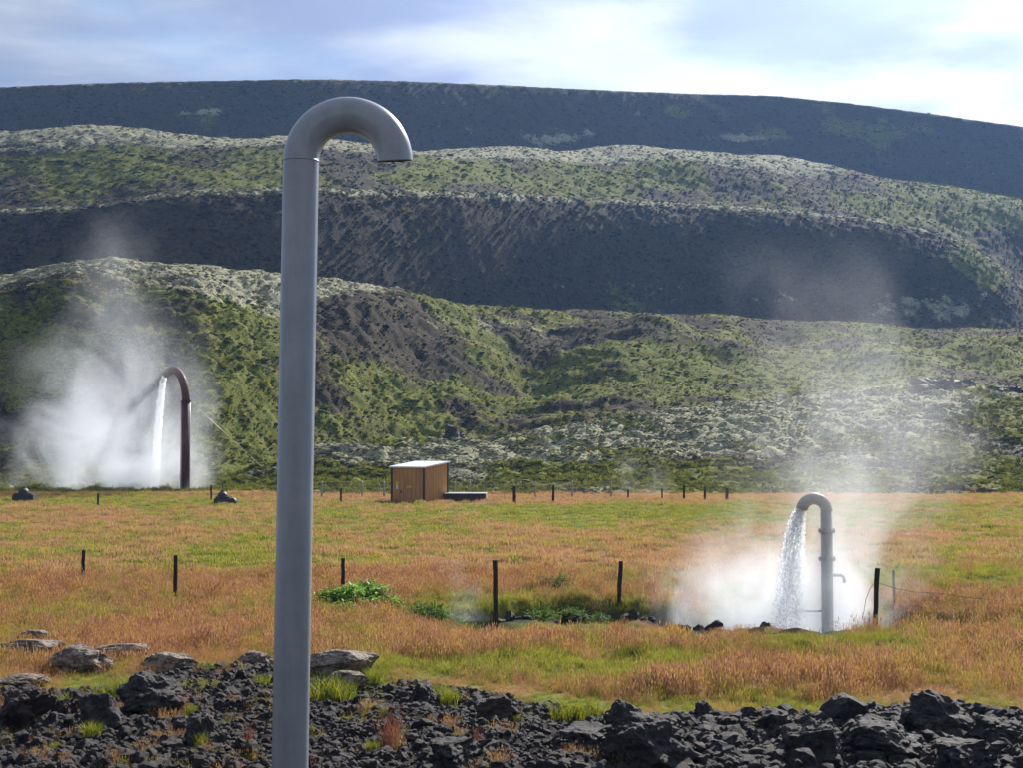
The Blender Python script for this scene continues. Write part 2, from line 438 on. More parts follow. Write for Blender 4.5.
# 2 near green hill with tussocks
def r2(X, Y, Z, S):
    w = fbm(X / 20, Y / 20, 2, 4) * 6
    b = billow((X + w) / 4.6, (Y * 1.0) / 3.6, 3, 81); c = fbm(X / 1.7, Y / 1.7, 3, 84)
    st = np.sin(Z * 2.4 + 3.0 * fbm(X / 12, Y / 12, 2, 86)) * 0.20
    left = 1 - 0.62 * sstep(5, 40, X)
    big = 4.4 * fbm(X / 18, Y / 26, 2, 88) * sstep(0, .3, S) * (1 - sstep(.42, .8, S))
    top = 1 - 0.65 * sstep(0.85, 1.0, S)
    return (0.40 * b + 0.26 * c + 0.14 * fbm(X / .8, Y / .8, 2, 89) + st) * left * top + big, b + c
def p2(px, py, S, X, Y, Z):
    n = fbm(X / 14, Y / 14, 3, 91)
    p = -0.02 + 0.8 * sstep(0.40, 0.64, S) * (1 - sstep(360, 440, px)) + 0.2 * n + blob(px, py, [(470, 325, 70, 12, .5), (560, 325, 40, 8, .4), (650, 345, 60, 10, .25), (900, 350, 150, 20, .2), (150, 300, 120, 14, .25), (760, 345, 80, 8, .25), (300, 290, 50, 15, .25)])
    g = 0.43 - 0.9 * n + blob(px, py, [(60, 380, 80, 110, .3), (240, 370, 60, 90, .4), (470, 395, 110, 30, .35), (470, 302, 45, 8, .7), (700, 375, 150, 22, .4), (900, 370, 150, 22, .3), (370, 400, 40, 40, .2), (360, 335, 50, 40, -.5), (120, 310, 60, 30, -.3), (545, 370, 70, 10, -.3), (120, 420, 60, 60, -.2)])
    return p, g, 0.08 + 0 * p
hill('green_hill', 'green tussocky hill with a pale mossy crest behind the meadow', [(Y2, Z2, Y3, Z3, 240, 2.1), (Y3, Z3, Y4, Z4, 20, 0.4)], r2, p2)
# 3 steep dark bank
def r3(X, Y, Z, S):
    b = billow(X / 6, Y / 6, 3, 101); c = fbm(X / 2, Y / 2, 3, 104)
    big = 1.6 * fbm(X / 30, Y / 30, 2, 107) * sstep(0, .3, S) * (1 - sstep(.75, 1, S))
    return (0.30 * b + 0.34 * c + 0.2 * fbm(X / 0.9, Y / 0.9, 2, 109)) * (1 - 0.5 * sstep(0.9, 1.0, S)) + big, b + c
def p3(px, py, S, X, Y, Z):
    n = fbm(X / 18, Y / 18, 3, 111)
    p = -0.1 + 0.75 * sstep(0.80, 0.92, S) + 0.25 * n + blob(px, py, [(930, 308, 90, 22, .75), (660, 295, 60, 25, .4), (560, 285, 60, 12, .4), (450, 275, 60, 15, .4), (440, 225, 60, 12, .4), (780, 300, 50, 14, .35)])
    g = 0.10 - 0.7 * n + blob(px, py, [(990, 262, 30, 26, .8), (1020, 240, 30, 40, .5), (640, 300, 25, 25, .25)])
    return p, g, 0.1 - 0.3 * n
hill('dark_terrace_bank', 'steep dark heath bank with a thin pale crest', [(Y4, Z4, Y5, Z5, 140, 1.22), (Y5, Z5, Y6, Z6, 14, 0.4)], r3, p3)
# 4 upper green terrace
def r4(X, Y, Z, S):
    b = billow(X / 8, Y / 6, 3, 121); c = fbm(X / 2.6, Y / 2.6, 3, 124)
    big = 2.4 * fbm(X / 36, Y / 36, 2, 127) * sstep(0, .3, S) * (1 - sstep(.75, 1, S))
    return (0.40 * b + 0.32 * c) * (1 - 0.5 * sstep(0.6, 1.0, S)) + big, b + c
def p4(px, py, S, X, Y, Z):
    n = fbm(X / 20, Y / 20, 3, 131)
    p = 0.02 + 0.8 * sstep(0.32, 0.6, S) * (1 - sstep(800, 900, px)) + 0.2 * n + blob(px, py, [(640, 158, 130, 8, .3), (330, 150, 40, 10, .2)])
    g = 0.42 - 0.7 * n + blob(px, py, [(60, 165, 70, 18, .35), (190, 172, 80, 14, .45), (460, 172, 60, 14, .55), (630, 182, 110, 11, .7), (960, 205, 90, 20, .7), (820, 178, 70, 14, -.4), (350, 165, 40, 20, -.35), (60, 200, 60, 8, -.3)])
    return p, g, 0.05 + 0 * p
hill('upper_green_terrace', 'upper terrace of green slope with a grey mossy rim', [(Y6, Z6, Y7, Z7, 110, 1.8), (Y7, Z7, Y8, Z8, 20, 0.4)], r4, p4)
# 5 far dark ridge
def r5(X, Y, Z, S):
    b = billow(X / 11, Y / 9, 3, 141); c = fbm(X / 3.4, Y / 3.4, 3, 144)
    big = 3.0 * fbm(X / 50, Y / 50, 2, 147) * sstep(0, .3, S) * (1 - sstep(.75, 1, S))
    return ((0.35 * b + 0.6 * c) * (1 - 0.6 * sstep(0.85, 1.0, S)) + big) * (S < 1.5), b + c
def p5(px, py, S, X, Y, Z):
    n = fbm(X / 25, Y / 25, 3, 151)
    p = -0.12 + 0.6 * sstep(0.95, 1.0, S) + 0.3 * n + blob(px, py, [(560, 136, 60, 10, .85), (740, 140, 45, 8, .85), (200, 116, 60, 6, .5), (430, 130, 60, 10, .5), (840, 152, 40, 8, .4)])
    g = 0.12 + 0.9 * n + blob(px, py, [(850, 130, 60, 16, .6), (30, 105, 30, 8, .6), (680, 110, 20, 10, .4)])
    return p, g, 0.1 - 0.3 * n
hill('far_ridge', 'long dark ridge closing the skyline', [(Y8, Z8, Y9, Z9, 90, 0.12), (Y9, Z9, Y10, Z10, 16, 0.2), (Y10, Z10, Y11, Z11, 8, 0.2)], r5, p5)
#PART2
# ------------------------------------------------------------------ grass materials
def leaf_shader(k, out, c, trans=0.45, rough=0.6, spec=0.25):
    p = k.n('ShaderNodeBsdfPrincipled'); k.put(p.inputs['Base Color'], c) if not isinstance(c, tuple) else None
    if isinstance(c, tuple): p.inputs['Base Color'].default_value = (*c, 1)
    p.inputs['Roughness'].default_value = rough; p.inputs['Specular IOR Level'].default_value = spec
    t = k.n('ShaderNodeBsdfTranslucent')
    if isinstance(c, tuple): t.inputs[0].default_value = (*c, 1)
    else: k.put(t.inputs[0], c)
    mx = k.n('ShaderNodeMixShader'); mx.inputs[0].default_value = trans
    k.t.links.new(p.outputs[0], mx.inputs[1]); k.t.links.new(t.outputs[0], mx.inputs[2]); k.t.links.new(mx.outputs[0], out.inputs[0])
def mat_grass():
    m, k, out = new_mat('meadow_grass')
    tint = k.attr('tint', 'INSTANCER'); rnd = k.attr('rnd', 'INSTANCER'); h = k.attr('hh')
    gr = k.mix(rnd, (0.19, 0.215, 0.028), (0.43, 0.385, 0.06))
    ru = k.mix(rnd, (0.40, 0.185, 0.105), (0.59, 0.38, 0.24))
    ru = k.mix(k.sm(rnd, 0.58, 0.85) * 0.85, ru, (0.56, 0.36, 0.07))
    tip = k.mix(k.sm(tint, 0.28, 0.66), ru, gr)
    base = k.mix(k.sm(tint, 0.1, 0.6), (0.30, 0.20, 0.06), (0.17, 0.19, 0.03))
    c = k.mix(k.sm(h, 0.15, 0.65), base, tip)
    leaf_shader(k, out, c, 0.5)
    return m
M_GRASS = mat_grass()
def mat_leaf(name, c1, c2, trans=0.45, rough=0.5, spec=0.3, scale=4.0):
    m, k, out = new_mat(name)
    tc = k.n('ShaderNodeTexCoord').outputs['Object']
    leaf_shader(k, out, k.mix(k.sm(k.noise(tc, scale, 3, 0.6), 0.35, 0.65), c1, c2), trans, rough, spec)
    return m
M_TUFT = mat_leaf('tuft_grass', (0.13, 0.17, 0.015), (0.33, 0.32, 0.03), 0.5)
M_RUSSET = mat_leaf('russet_stems', (0.22, 0.07, 0.04), (0.36, 0.17, 0.10), 0.4)
M_LEAF = mat_leaf('broad_leaves', (0.15, 0.29, 0.03), (0.30, 0.48, 0.07), 0.6, 0.45, 0.3)
M_SHRUB = mat_leaf('ditch_leaves', (0.09, 0.15, 0.03), (0.17, 0.23, 0.05), 0.5, 0.6, 0.15)

def blades(V, T, HH, n, hmin, hmax, wid, spread, lean, r, panicle=0.0):
    """curved two-sided blades; triangles appended to V, T"""
    for _ in range(n):
        a = r.uniform(0, 2 * math.pi); rad = spread * math.sqrt(r.random())
        bx, by = rad * math.cos(a), rad * math.sin(a)
        h = r.uniform(hmin, hmax); la = r.uniform(0, 2 * math.pi); l = lean * h * r.uniform(0.2, 1)
        dx_, dy_ = math.cos(la) * l, math.sin(la) * l
        f = r.uniform(0, math.pi); wx, wy = math.cos(f) * wid * 0.5, math.sin(f) * wid * 0.5
        i = len(V)
        V += [(bx - wx, by - wy, -0.03), (bx + wx, by + wy, -0.03),
              (bx + dx_ * 0.35 - wx * 0.8, by + dy_ * 0.35 - wy * 0.8, h * 0.55), (bx + dx_ * 0.35 + wx * 0.8, by + dy_ * 0.35 + wy * 0.8, h * 0.55),
              (bx + dx_, by + dy_, h)]
        HH += [0, 0, 0.5, 0.5, 1.0]
        T += [(i, i + 1, i + 3), (i, i + 3, i + 2), (i + 2, i + 3, i + 4)]
        if panicle and r.random() < panicle:
            pw = r.uniform(0.004, 0.008); ph = r.uniform(0.06, 0.11)
            for q in range(2):
                qa = f + q * math.pi / 2; ox, oy = math.cos(qa) * pw, math.sin(qa) * pw
                i = len(V); cx, cy = bx + dx_, by + dy_
                V += [(cx, cy, h - ph * 0.45), (cx + ox, cy + oy, h), (cx + dx_ * .1, cy + dy_ * .1, h + ph * 0.55), (cx - ox, cy - oy, h)]
                HH += [1, 1, 1, 1]; T += [(i, i + 1, i + 2), (i, i + 2, i + 3)]
def tuft_mesh(name, specs, seed, mat):
    r = random.Random(seed); V, T, HH = [], [], []
    for s in specs: blades(V, T, HH, *s[:6], r, *(s[6:]))
    me = np_mesh(name, V, T, False); set_attr(me, 'hh', HH); me.materials.append(mat)
    return me
def source_collection(name, meshes):
    c = bpy.data.collections.new(name)
    for i, me in enumerate(meshes):
        c.objects.link(bpy.data.objects.new('%s_%02d' % (name, i), me))
    return c
def scatter(name, P, scl, idx, attrs, coll, mat, tilt=None):
    """one object whose points carry instances of the small meshes of a collection"""
    me = bpy.data.meshes.new(name); me.vertices.add(len(P)); me.vertices.foreach_set('co', np.asarray(P, np.float32).ravel())
    set_attr(me, 'scl', scl)
    rot = np.zeros((len(P), 3), np.float32); rot[:, 2] = rng.uniform(0, 6.283, len(P))
    if tilt is not None: rot[:, :2] = tilt
    a = me.attributes.new('rot', 'FLOAT_VECTOR', 'POINT'); a.data.foreach_set('vector', rot.ravel())
    a = me.attributes.new('idx', 'INT', 'POINT'); a.data.foreach_set('value', np.asarray(idx, np.int32))
    for kx, v in attrs.items(): set_attr(me, kx, v)
    o = link(name, me)
    ng = bpy.data.node_groups.new(name + '_scatter', 'GeometryNodeTree')
    ng.interface.new_socket('Geometry', in_out='INPUT', socket_type='NodeSocketGeometry')
    ng.interface.new_socket('Geometry', in_out='OUTPUT', socket_type='NodeSocketGeometry')
    N = ng.nodes.new; gi, go = N('NodeGroupInput'), N('NodeGroupOutput')
    iop = N('GeometryNodeInstanceOnPoints'); ci = N('GeometryNodeCollectionInfo')
    ci.inputs[0].default_value = coll; ci.inputs['Separate Children'].default_value = True; ci.inputs['Reset Children'].default_value = True
    iop.inputs['Pick Instance'].default_value = True
    def na(nm, dt):
        q = N('GeometryNodeInputNamedAttribute'); q.data_type = dt; q.inputs[0].default_value = nm
        return q.outputs[0]
    L = ng.links.new
    L(gi.outputs[0], iop.inputs['Points']); L(ci.outputs[0], iop.inputs['Instance'])
    L(na('idx', 'INT'), iop.inputs['Instance Index']); L(na('rot', 'FLOAT_VECTOR'), iop.inputs['Rotation']); L(na('scl', 'FLOAT'), iop.inputs['Scale'])
    L(iop.outputs[0], go.inputs[0])
    md = o.modifiers.new('scatter', 'NODES'); md.node_group = ng
    return o

# ------------------------------------------------------------------ meadow grass
tufts = []
for s in range(4): tufts.append(tuft_mesh('green_tuft', [(44, .06, .20, .007, .15, .8)], s, M_GRASS))
for s in range(4): tufts.append(tuft_mesh('russet_tuft', [(22, .06, .17, .007, .15, .7), (26, .13, .32, .003, .16, .5, .8)], 10 + s, M_GRASS))
for s in range(3): tufts.append(tuft_mesh('mixed_tuft', [(34, .06, .18, .007, .15, .8), (12, .15, .29, .003, .15, .5, .7)], 20 + s, M_GRASS))
for s in range(3): tufts.append(tuft_mesh('far_green', [(26, .05, .17, .026, .26, .8)], 30 + s, M_GRASS))
for s in range(3): tufts.append(tuft_mesh('far_russet', [(14, .05, .14, .026, .26, .6), (26, .10, .25, .014, .26, .5)], 40 + s, M_GRASS))
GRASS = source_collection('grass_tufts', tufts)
PLANTS = [(322, 605, .75), (336, 604, .95), (350, 604, 1.1), (363, 603, 1.25), (377, 603, 1.15), (389, 604, .95), (344, 608, .8), (370, 608, .9), (398, 605, .6)]
SHRUBS = [(418, 616, .9), (432, 615, 1.1), (447, 616, 1.15), (462, 618, 1.0), (476, 618, .8)]
CLEAR = []
for q in PLANTS + SHRUBS: 
    p = on_ground(q[0], q[1]); CLEAR += [(p.x, p.y, .34 * q[2]), (p.x, p.y - .35, .22)]
for (px, py, r_) in ((33, 662, .42), (84, 670, .36), (166, 676, .3), (256, 666, .3), (345, 677, .5), (24, 505, .9), (226, 507, .8), (466, 505, 1.4), (815, 633, .5), (850, 633, .5), (780, 633, .6)):
    p = on_ground(px, py); CLEAR.append((p.x, p.y, r_))
def meadow():
    P, S, I, T, RR = [], [], [], [], []
    def band(ya, yb, dens, far):
        n = int((yb - ya) * (ya + yb) * 0.5 * 1.04 * dens)
        Y = np.sqrt(rng.uniform(ya * ya, yb * yb, n)); X = Y * rng.uniform(-.52, .52, n)
        e = rub_edge(X, Y) + 0.5 * fbm(X / 0.7, Y / 0.7, 2, 62)
        gap = (fbm(X / .8, Y / .8, 3, 64) > .24 - .14 * sstep(-1, -5, X)) & (X < 1.5) & (Y > 16.2) & (rng.random(n) < .6)
        keep = ((Y > e) | gap) & (ditch(X, Y) < 0.35)
        bald = fbm(X / 1.3, Y / 1.5, 3, 66)
        keep &= ~((lip(X, Y) > .35) & (rng.random(n) < .85))
        for (cx, cy, rr_) in CLEAR: keep &= ((X - cx) ** 2 + (Y - cy) ** 2) > rr_ ** 2
        keep &= ~((bald > 0.42) & (rng.random(n) < 0.8))
        X, Y, e = X[keep], Y[keep], e[keep]; n = len(X)
        g = greenness(X, Y); g2 = np.clip(g + rng.normal(0, .2, n), 0, 1)
        r = rng.random(n)
        if far: i = np.where(g2 > .5, 11 + (r * 3).astype(int), 14 + (r * 3).astype(int))
        else: i = np.where(g2 > .58, (r * 4).astype(int), np.where(g2 > .40, 8 + (r * 3).astype(int), 4 + (r * 4).astype(int)))
        hgt = 0.8 + 0.5 * fbm(X / 2.2, Y / 3.0, 3, 68) + 0.55 * fbm(X / .7, Y / 1.0, 2, 69) + rng.normal(0, .12, n)
        near = np.clip((Y - e) / 2.0, 0.45, 1)
        fr = sstep(-4.8, -4.0, Y - dcen(X)) * (1 - sstep(-1.0, -.3, Y - dcen(X))) * sstep(-2, -.8, X) * (1 - sstep(5.5, 7.5, X))
        near = near * (1 - .78 * fr)
        P.append(np.stack([X, Y, gz(X, Y)], -1)); S.append(np.clip(hgt * near, .3, 1.5)); I.append(i); T.append(g2); RR.append(rng.random(n))
    band(15.5, 27, 95, False); band(27, 40, 62, False); band(40, 62, 17, True); band(62, 103, 9, True)
    P, S, I, T, RR = (np.concatenate(q) for q in (P, S, I, T, RR))
    tl = rng.normal(0, .12, (len(P), 2))
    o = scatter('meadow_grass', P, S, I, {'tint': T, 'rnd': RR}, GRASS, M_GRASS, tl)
    tag(o, 'russet and yellow-green grass covering the meadow', 'grass', None, 'stuff')
meadow()

# ------------------------------------------------------------------ cushions and tufts on the hillsides
def mat_cushion():
    m, k, out = new_mat('hill_cushions')
    kind = k.attr('kind', 'INSTANCER'); rnd = k.attr('rnd', 'INSTANCER')
    he = k.mix(rnd, (0.034, 0.029, 0.017), (0.095, 0.072, 0.032)); gr = k.mix(rnd, (0.06, 0.085, 0.012), (0.23, 0.22, 0.03)); mo = k.mix(rnd, (0.22, 0.215, 0.125), (0.48, 0.465, 0.30))
    c = k.mix(k.sm(kind, .4, .6), he, gr); c = k.mix(k.sm(kind, 1.4, 1.6), c, mo)
    leaf_shader(k, out, c, 0.5, .9, .05)
    return m
M_CUSH = mat_cushion()
def cushion(name, seed, flat):
    r = random.Random(seed); bm = bmesh.new(); bmesh.ops.create_icosphere(bm, subdivisions=2, radius=.5)
    for v in bm.verts:
        v.co *= 1 + .45 * mnoise.noise(v.co * 3 + Vector((seed, 0, 0))); v.co.z *= flat; v.co.x *= 1.3
    me = bm_mesh(bm, name, False); me.materials.append(M_CUSH); return me
CUSH = source_collection('cushions', [cushion('cushion', 500 + i, .34) for i in range(5)] + [tuft_mesh('hill_tuft', [(26, .25, .7, .10, .4, .8)], 510 + i, M_CUSH) for i in range(4)])
def hill_cover(hname, name, label, n, size, s0, s1):
    X, Y, Z, S, P, G, B, PXX, PYY = HILLS[hname]
    rows = np.where((S[:, 0] >= s0) & (S[:, 0] <= s1))[0]; cols = np.where((PX > -70) & (PX < 1095))[0]
    i = rng.uniform(rows[0], rows[-1] - 1.001, n); j = rng.uniform(cols[0], cols[-1] - 1.001, n); i0 = i.astype(int); j0 = j.astype(int); fi, fj = i - i0, j - j0
    def L(A): return (A[i0, j0] * (1 - fi) + A[i0 + 1, j0] * fi) * (1 - fj) + (A[i0, j0 + 1] * (1 - fi) + A[i0 + 1, j0 + 1] * fi) * fj
    x, y, z, p_, g_ = (L(A) for A in (X, Y, Z, P, G))
    jt = .32 * fbm(x / 1.6, y / 1.6, 3, 171) + .42 * fbm(x / 6, y / 6, 2, 175) + rng.normal(0, .06, n)
    kind = np.where(p_ + jt > .52, 2, np.where(g_ + jt > .50, 1, 0))
    clump = fbm(x / 2.6, y / 2.2, 2, 177) + rng.normal(0, .25, n) > -.05
    x, y, z, kind = x[clump], y[clump], z[clump], kind[clump]; m_ = len(x)
    sc_ = size * rng.lognormal(0, .35, m_) * np.where(kind == 0, .8, np.where(kind == 2, .8, 1))
    idx = np.where((kind == 2) | (rng.random(m_) < .55), rng.integers(0, 5, m_), 5 + rng.integers(0, 4, m_))
    o = scatter(name, np.stack([x, y, z], -1), sc_, idx, {'kind': kind.astype(float), 'rnd': rng.random(m_)}, CUSH, M_CUSH, rng.normal(0, .15, (m_, 2)))
    tag(o, label, 'ground cover', None, 'stuff')
hill_cover('lava_hummock_slope', 'moss_cover', 'pale moss cushions and grass on the lava hummocks', 95000, .30, .0, 1.5)
hill_cover('green_hill', 'tussock_cover', 'green tussocks and moss on the near hill', 60000, .34, .02, 1.0)
hill_cover('dark_terrace_bank', 'heath_cover', 'dark heath and pale moss on the steep bank', 30000, .6, .02, 1.1)
hill_cover('upper_green_terrace', 'terrace_cover', 'grass and moss on the upper terrace', 26000, .6, .1, 1.1)
hill_cover('far_ridge', 'ridge_cover', 'dark heath and pale moss patches on the far ridge', 16000, .85, .3, 1.0)
# ------------------------------------------------------------------ rocks
def mat_rock(name, dark, mid, pale, palef, lo=0.52, hi=0.75, rough=0.75):
    m, k, out = new_mat(name)
    tc = k.n('ShaderNodeTexCoord').outputs['Object']; oi = k.n('ShaderNodeObjectInfo')
    ad = k.n('ShaderNodeVectorMath', operation='ADD'); k.put(ad.inputs[0], tc); k.put(ad.inputs[1], oi.outputs['Location'])
    v = ad.outputs[0]
    n1 = k.noise(v, 2.2, 6, 0.7); n2 = k.noise(v, 14.0, 5, 0.7); n3 = k.noise(v, 50, 2, 0.6)
    c = k.mix(k.sm(n1 * 0.5 + n2 * 0.5, 0.36, 0.66), dark, mid)
    c = k.mix(k.sm(n1 * 0.6 + n2 * 0.4, lo, hi) * palef, c, pale)
    principled(k, out, c, rough, 0, k.bump(n2 * 0.6 + n3 * 0.4, 0.8, 0.05), 0.35)
    return m
M_LAVA = mat_rock('black_lava', (0.017, 0.015, 0.014), (0.068, 0.057, 0.051), (0.25, 0.23, 0.20), 0.7)
M_LICHEN = mat_rock('lichen_rock', (0.075, 0.05, 0.04), (0.19, 0.13, 0.10), (0.44, 0.38, 0.30), 0.85, 0.42, 0.62, 0.9)
M_REDLAVA = mat_rock('reddish_lava', (0.030, 0.022, 0.02), (0.085, 0.055, 0.045), (0.2, 0.18, 0.15), 0.5)
def rock_mesh(name, seed, sub, cuts, jag=0.16, flat=0.75, mat=None, lift=0.0):
    r = random.Random(seed); bm = bmesh.new(); bmesh.ops.create_icosphere(bm, subdivisions=sub, radius=1.0)
    pl = []
    for _ in range(cuts):
        d = Vector((r.gauss(0, 1), r.gauss(0, 1), r.gauss(0, 1))).normalized(); pl.append((d, r.uniform(.42, .85)))
    off = Vector((seed * 3.7, seed * 1.3, seed * 7.1))
    for v in bm.verts:
        p = v.co.copy()
        for d, h in pl:
            e = p.dot(d) - h
            if e > 0: p -= d * e
        n = p.normalized()
        q = mnoise.fractal(p * 1.9 + off, 0.9, 2.1, 5) * jag
        q += abs(mnoise.noise(p * 5 + off)) * jag * 0.55
        q -= max(0, mnoise.noise(p * 9 + off) - 0.15) * jag * 0.5
        p += n * q
        p.z *= flat
        if p.z < -0.35: p.z = -0.35 + (p.z + 0.35) * 0.3
        v.co = p
    zs = [v.co.z for v in bm.verts]; xs = [v.co.x for v in bm.verts]; ys = [v.co.y for v in bm.verts]
    s = 2.0 / (max(xs) - min(xs))                       # a rock two units wide, its foot at z = 0
    for v in bm.verts: v.co = Vector((v.co.x * s, v.co.y * s, (v.co.z - min(zs)) * s))
    me = bm_mesh(bm, name)
    if mat: me.materials.append(mat)
    return me
def place_rock(name, px, py, wpx, hpx, me, label, group=None, rz=None, sink=0.12, depth=0.9, cat='rock'):
    p = on_ground(px, py); w = wpx / F * p.y; h = hpx / F * p.y
    top = max(v.co.z for v in me.vertices)
    o = link(name, me); sx = w / 2; sz = h * (1 + sink) / top
    o.scale = (sx, sx * depth, sz * .88)
    o.location = (p.x, p.y, p.z - h * sink * 0.9)
    o.rotation_euler = (0, 0, (random.uniform(-.5, .5) if rz is None else rz))
    tag(o, label, cat, group)
    return o
BIG = [rock_mesh('boulder', 100 + i, 5, 12, .20, .85, M_LAVA) for i in range(6)]
BOULDERS = [  # px, foot row, width, height, label
    (936, 733, 78, 52, 'largest black lava boulder, blocky, at the turf edge beyond the fence corner'),
    (1003, 742, 56, 32, 'flat-topped black lava boulder beside the largest blocky one'),
    (885, 752, 84, 38, 'broad sloping lava slab in front of the largest boulder'),
    (965, 767, 72, 32, 'wide low lava block wedged before the flat-topped boulder'),
    (815, 758, 58, 44, 'rounded black lava boulder left of the sloping slab'),
    (652, 766, 78, 48, 'big rounded dark lava boulder with pale chips around it'),
    (626, 728, 46, 36, 'upright black lava boulder rising against the orange grass'),
    (655, 744, 66, 36, 'lava boulder with a lit ridge behind the big rounded one'),
    (706, 721, 24, 22, 'small pointed lava stone poking up into the grass'),
    (455, 757, 64, 28, 'low dark lava slab with a pale upper edge on fine rubble'),
    (592, 744, 70, 24, 'flat cracked lava slab beside the upright boulder'),
    (100, 725, 46, 36, 'pyramid shaped black lava boulder below the yellow grass'),
    (150, 716, 70, 38, 'dark wedge shaped lava boulder under the yellow grass strip'),
    (160, 700, 32, 30, 'knobbly black lava stone standing behind the wedge boulder'),
    (206, 746, 46, 40, 'smooth black lava boulder on fine rubble left of the tall pipe'),
]
SHORT = ['the largest boulder', 'the flat-topped boulder', 'the sloping slab', 'the wide low block', 'the rounded boulder', 'the big round boulder', 'the upright boulder',
         'the ridged boulder', 'the pointed stone', 'the pale-edged slab', 'the cracked slab', 'the pyramid boulder', 'the wedge boulder', 'the knobbly stone', 'the smooth boulder']
MARKS = []
for (x, y, w, h, lb), sh in zip(BOULDERS, SHORT): p = on_ground(x, y); MARKS.append((p.x, p.y, sh))
for x, y, sh in ((18, 722, 'the reddish mass'), (425, 702, 'the dark lump'), (290, 790, 'the tall pipe'), (372, 756, 'the small bright tuft'), (250, 690, 'the yellow tuft'), (565, 722, 'the bushy tuft'), (250, 740, 'the reddish stalks'), (92, 741, 'the lone rubble tuft'), (478, 748, 'the thin russet stalks'), (325, 701, 'the green tuft')):
    p = on_ground(x, y); MARKS.append((p.x, p.y, sh))
for i, (x, y, w, h, lb) in enumerate(BOULDERS): place_rock('lava_boulder', x, y, w, h, BIG[i % 6], lb)
RB = rock_mesh('red_boulder', 131, 5, 10, .28, .9, M_REDLAVA)
place_rock('lava_boulder', 18, 722, 62, 42, RB, 'reddish crumbling lava mass next to a yellow tuft')
place_rock('lava_boulder', 60, 722, 34, 26, RB, 'small reddish lava lump beside the crumbling mass')
place_rock('lava_boulder', 425, 702, 34, 24, rock_mesh('edge_boulder', 133, 4, 9, .25, .9, M_LAVA), 'dark lava lump where rubble meets grass right of the tall pipe')
place_rock('lava_boulder', 495, 716, 46, 22, rock_mesh('edge_boulder', 134, 4, 9, .25, .8, M_REDLAVA), 'reddish black lava lump at the turf edge among yellow grass')
LB = [rock_mesh('lichen_boulder', 140 + i, 5, 7, .13, .6, M_LICHEN) for i in range(3)]
for i, (x, y, w, h, lb) in enumerate([
    (32, 660, 74, 24, 'long lichen crusted boulder in russet grass'), (33, 648, 44, 20, 'dark crowned boulder behind the long lichen boulder'),
    (84, 668, 74, 27, 'steep dark-sided boulder with lichen top in russet grass'), (124, 662, 66, 20, 'low pale lichen slab trailing off into the grass'),
    (166, 674, 70, 24, 'pinkish grey boulder half sunk in tall russet grass'), (256, 664, 42, 15, 'pale grey boulder beside the tall grey pipe'),
    (345, 674, 78, 26, 'tan lichen slab sloping into grass right of the tall pipe'), (345, 690, 50, 18, 'ragged low stone below the tan slab'),
    (20, 684, 56, 12, 'flat pale slab in olive grass above the reddish lava'), (693, 640, 34, 10, 'rounded pale stone on the ditch lip near the hooked pipe')]):
    place_rock('lichen_boulder', x, y, w, h, LB[i % 3], lb, depth=0.7)
# crags on the hummocks behind the meadow
def crag(px, py, Y, wpx, hpx, me, label):
    p = at(px, py, Y); o = link('lava_crag', me); w = wpx / F * Y / 2
    top = max(v.co.z for v in me.vertices)
    o.scale = (w, w * .8, hpx / F * Y / top * 1.5); o.location = (p.x, p.y, p.z - hpx / F * Y * .25); o.rotation_euler = (0, 0, 1.0)
    tag(o, label, 'rock')
crag(455, 446, 133, 26, 17, rock_mesh('crag', 161, 4, 8, .3, .9, M_LAVA), 'dark lava crag standing on pale moss above the brown hut')
crag(405, 447, 132, 22, 6, rock_mesh('crag', 162, 4, 8, .3, .9, M_LAVA), 'low dark rock on the moss hummock left of the crag')
CR = rock_mesh('crag', 163, 5, 8, .34, .8, M_LAVA)
crag(940, 401, 152, 70, 20, CR, 'broad ragged lava outcrop high on the moss slope')
crag(968, 391, 154, 20, 10, CR, 'small dark knob at the top of the ragged outcrop')
crag(905, 411, 150, 60, 12, CR, 'lower dark shoulder of the ragged outcrop in thin steam')
crag(1010, 396, 152, 40, 8, CR, 'flat dark ledge of rock beside the ragged outcrop')
crag(700, 468, 118, 34, 7, CR, 'low dark rock on the green slope behind three small posts')
crag(585, 440, 134, 18, 6, CR, 'tiny dark rock by the hut crag on pale moss')
wr = link('pale_rock', LB[1]); p = at(128, 200, 247.5); wr.location = p - Vector((0, 0, .4)); wr.scale = (.75, .6, .9); tag(wr, 'single whitish rock on the rim of the dark bank', 'rock')
